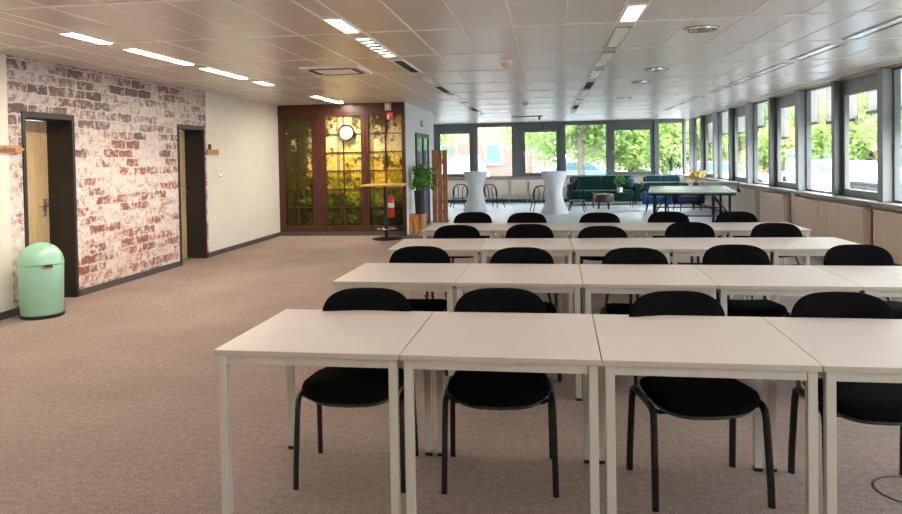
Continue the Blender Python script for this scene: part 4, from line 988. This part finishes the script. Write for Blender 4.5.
for src, x, y, sc_, rz, lab in ((t1, 1.2, 54.5, .95, 1.2, 'green tree outside the middle far window beside the brick house'), (t2, 5.2, 44.5, 1.25, 2.2, 'green bushy tree outside the fifth far window'),
    (t1, -7.6, 37, .75, 2.9, 'green tree left of the brick house outside the far left window'), (t1, 12.2, 48.6, .95, .4, 'tall tree farther back beyond the far right corner'),
    (t1, 13.4, 26, .62, .8, 'dark green tree outside the nearest right window'), (t2, 16, 31, 1.0, 1.9, 'bushy tree outside the second right window'), (t2, 20.5, 48, 1.2, 4.0, 'bushy tree far along the window wall'),
    (t1, 22, 38, 1.0, 5.0, 'green tree behind the bushes outside the right windows'), (t2, 13.0, 38.0, .95, 3.0, 'bushy tree beside the street outside the right windows')):
    c = dup(src, (x, y, -.25), rz, lab); c.scale = (sc_, sc_, sc_)
def hedge(loc, size, lab):
    rg = random.Random(int(loc[0]*10)); t = thing('hedge', lab, 'hedge', loc)
    lv = MB(); pts = [(rg.uniform(-size[0], size[0]), rg.uniform(-size[1], size[1]), rg.random()*size[2]) for _ in range(3500)]
    leaves(lv, pts, .3, rg, .65); lv.build('foliage', M['treeleaf2'], t)
    s = MB()
    for k in range(8): x = -size[0]+size[0]*2*(k+.5)/8; s.tube([(x, 0, 0), (x, 0, size[2]*.8)], .04, 6)
    s.build('stems', M['bark'], t)
hedge((24, 54, -.25), (14, 1.2, 2.6), 'long green hedge closing the street outside the right windows')
hedge((2.5, 60, -.25), (5, 1.0, 3.6), 'tall green hedge beyond the trees outside the far windows')
# brick house
t = thing('brick_house', 'red brick house with white-framed window outside the far left windows', 'house', (-7.0, 46, -.25))
b = MB(); b.box(-6, 6, -4, 4, 0, 6, 0); b.build('wall', M['house'], t)
b = MB(); b.prism([(-4.4, 5.9), (4.4, 5.9), (0, 9)], -6.4, 6.4, 'X'); b.build('roof', M['roof'], t)
for x, z in ((3.9, 1.25), (1.2, 1.25), (-1.6, 1.25), (3.9, 3.9), (1.2, 3.9), (-1.6, 3.9)):
    w = MB(); frame_mesh(w, 'X', x-.55, x+.55, z, z+1.3, .13, -4.06, -3.98); wo = w.build('window', M['white_c'], t)
    p = MB(); p.box(x-.42, x+.42, -4.03, -4.0, z+.13, z+1.17); p.build('pane', M['skyblue'], wo)
t = thing('brick_building', 'pale red brick building beyond the street outside the right windows', 'house', (30, 64, -.25))
b = MB(); b.box(-14, 14, -5, 5, 0, 7.5); b.build('wall', M['house'], t)
b = MB(); b.box(-14.3, 14.3, -5.3, 5.3, 7.5, 7.9); b.build('roof', M['roof'], t)
for k in range(6):
    x = -12+k*4.6; w = MB(); frame_mesh(w, 'X', x-.8, x+.8, 2, 4, .15, -5.06, -4.98); wo = w.build('window', M['white_c'], t); p = MB(); p.box(x-.65, x+.65, -5.03, -5.0, 2.15, 3.85); p.build('pane', M['skyblue'], wo)
def make_car(m, lab, loc, rz, van=False):
    t = thing('car' if not van else 'van', lab, 'car' if not van else 'van', loc, rz, 'parked cars outside')
    if van: body = [(-2.4, .3), (2.4, .3), (2.42, .8), (2.2, 1.15), (1.75, 1.9), (-2.35, 1.95), (-2.42, 1.5)]; glz = [(2.08, 1.2), (1.68, 1.82), (-.2, 1.82), (-.2, 1.2)]
    else: body = [(-2.1, .28), (2.1, .28), (2.15, .62), (1.9, .78), (1.1, .9), (.45, 1.36), (-1.1, 1.4), (-1.85, .95), (-2.12, .88)]; glz = [(.95, .9), (.38, 1.3), (-1.05, 1.33), (-1.6, .95)]
    b = MB(); b.prism(body, -.82, .82, 'Y'); b.build('body', m, t)
    g = MB(); g.prism(glz, -.835, .835, 'Y'); g.build('side_window', M['vanglass'] if van else M['skyblue'], t)
    for x in (-1.3, 1.35):
        for s_ in (-1, 1): w = MB(); w.tube([(x, s_*.68, .31), (x, s_*.86, .31)], .31, 20); w.build('wheel', M['tyre'], t)
    l = MB()
    for s_ in (-1, 1): l.box(2.08, 2.16, s_*.6-.15, s_*.6+.15, .55, .68, .01)
    l.build('headlight', M['white_c'], t)
make_car(M['carblue'], 'pale blue parked car outside the fourth far window', (1.9, 41.2, -.25), R(8))
make_car(M['carwhite'], 'white parked car outside the far right window', (7.9, 33.5, -.25), R(-5))
make_car(M['carwhite'], 'white van outside the far left window', (-5.6, 40.0, -.25), R(4), True)
make_car(M['carblue'], 'light blue parked car outside the nearest right window', (8.7, 21.4, -.25), R(80))
make_car(M['cargrey'], 'silver parked car farther along outside the right windows', (11.2, 27.6, -.25), R(80))
make_car(M['carwhite'], 'white parked car at the far end of the street outside the right windows', (11.8, 33.5, -.25), R(85))
for i, (x, y) in enumerate(((7.4, 16.6), (7.45, 17.6))):
    t = thing('wheeled_bin', 'dark grey wheeled bin outside the nearest right window, %s one' % ('nearer', 'farther')[i], 'bin', (x, y, -.25), R(10*i), 'wheeled bins outside')
    b = MB(); vs = [(-.25, -.27, .06), (.25, -.27, .06), (.25, .27, .06), (-.25, .27, .06), (-.29, -.33, .98), (.29, -.33, .98), (.29, .33, .98), (-.29, .33, .98)]
    b.add(vs, [[3, 2, 1, 0], [4, 5, 6, 7], [0, 1, 5, 4], [1, 2, 6, 5], [2, 3, 7, 6], [3, 0, 4, 7]]); b.build('body', M['binp'], t)
    b = MB(); b.box(-.31, .31, -.36, .36, .985, 1.04, .02); b.build('lid', M['binp'], t)
    for s_ in (-1, 1): b = MB(); b.tube([(s_*.2, .33, .1), (s_*.26, .33, .1)], .1, 16); b.build('wheel', M['tyre'], t)

# ------------------------------------------------------------------ light
w = bpy.data.worlds.new('World'); sc.world = w; w.use_nodes = True; nt = w.node_tree
bg = nt.nodes['Background']; tc = N(nt, 'ShaderNodeTexCoord'); sp = N(nt, 'ShaderNodeSeparateXYZ'); nt.links.new(tc.outputs['Generated'], sp.inputs[0])
r = ramp(nt, [(0, (.9, .93, .95)), (.25, (.95, .98, 1)), (1, (.75, .88, 1))]); nt.links.new(sp.outputs['Z'], r.inputs[0]); nt.links.new(r.outputs[0], bg.inputs[0])
bg.inputs[1].default_value = 4.5
sl = bpy.data.lights.new('sun', 'SUN'); sl.energy = 4; sl.angle = R(2); sl.color = (1, .95, .86); so = bpy.data.objects.new('sun', sl); C.objects.link(so)
so.rotation_euler = Vector((.35, .55, -.95)).to_track_quat('-Z', 'Y').to_euler()
sp_ = bpy.data.lights.new('mural_spot', 'SPOT'); sp_.energy = 40; sp_.color = (1, .8, .5); sp_.spot_size = R(100); sp_.spot_blend = .8; sp_.shadow_soft_size = .04
so = bpy.data.objects.new('mural_spot', sp_); C.objects.link(so); so.location = (-3.85, 13.0, CZ-.02); so.rotation_euler = Vector((.02, .34, -1)).to_track_quat('-Z', 'Y').to_euler()

# ------------------------------------------------------------------ camera
cd = bpy.data.cameras.new('camera'); cam = bpy.data.objects.new('camera', cd); C.objects.link(cam); sc.camera = cam
FP, PITCH, YAW, ROLL, CH, CYP = 704.460, R(1.20767), R(7.71151), R(-.99445), 1.52, 172.0
cd.sensor_width = 36; cd.lens = FP/902*36; cd.shift_y = -(257-CYP)/902; cd.clip_start = .05; cd.clip_end = 500
c, s = math.cos(YAW), math.sin(YAW)
fwd = Vector((-s*math.cos(PITCH), c*math.cos(PITCH), -math.sin(PITCH))); rt = Vector((c, s, 0)); up = rt.cross(fwd)
r2 = rt*math.cos(ROLL)+up*math.sin(ROLL); u2 = up*math.cos(ROLL)-rt*math.sin(ROLL)
m3 = Matrix((r2, u2, -fwd)).transposed(); cam.matrix_world = Matrix.Translation((0, 0, CH)) @ m3.to_4x4()
vs_ = sc.view_settings; vs_.view_transform = 'Standard'; vs_.look = 'None'; vs_.exposure = 1.4; vs_.gamma = 1; vs_.use_curve_mapping = False
sc.cycles.use_denoising = True; sc.cycles.max_bounces = 10; sc.cycles.transparent_max_bounces = 16; sc.cycles.sample_clamp_indirect = 8
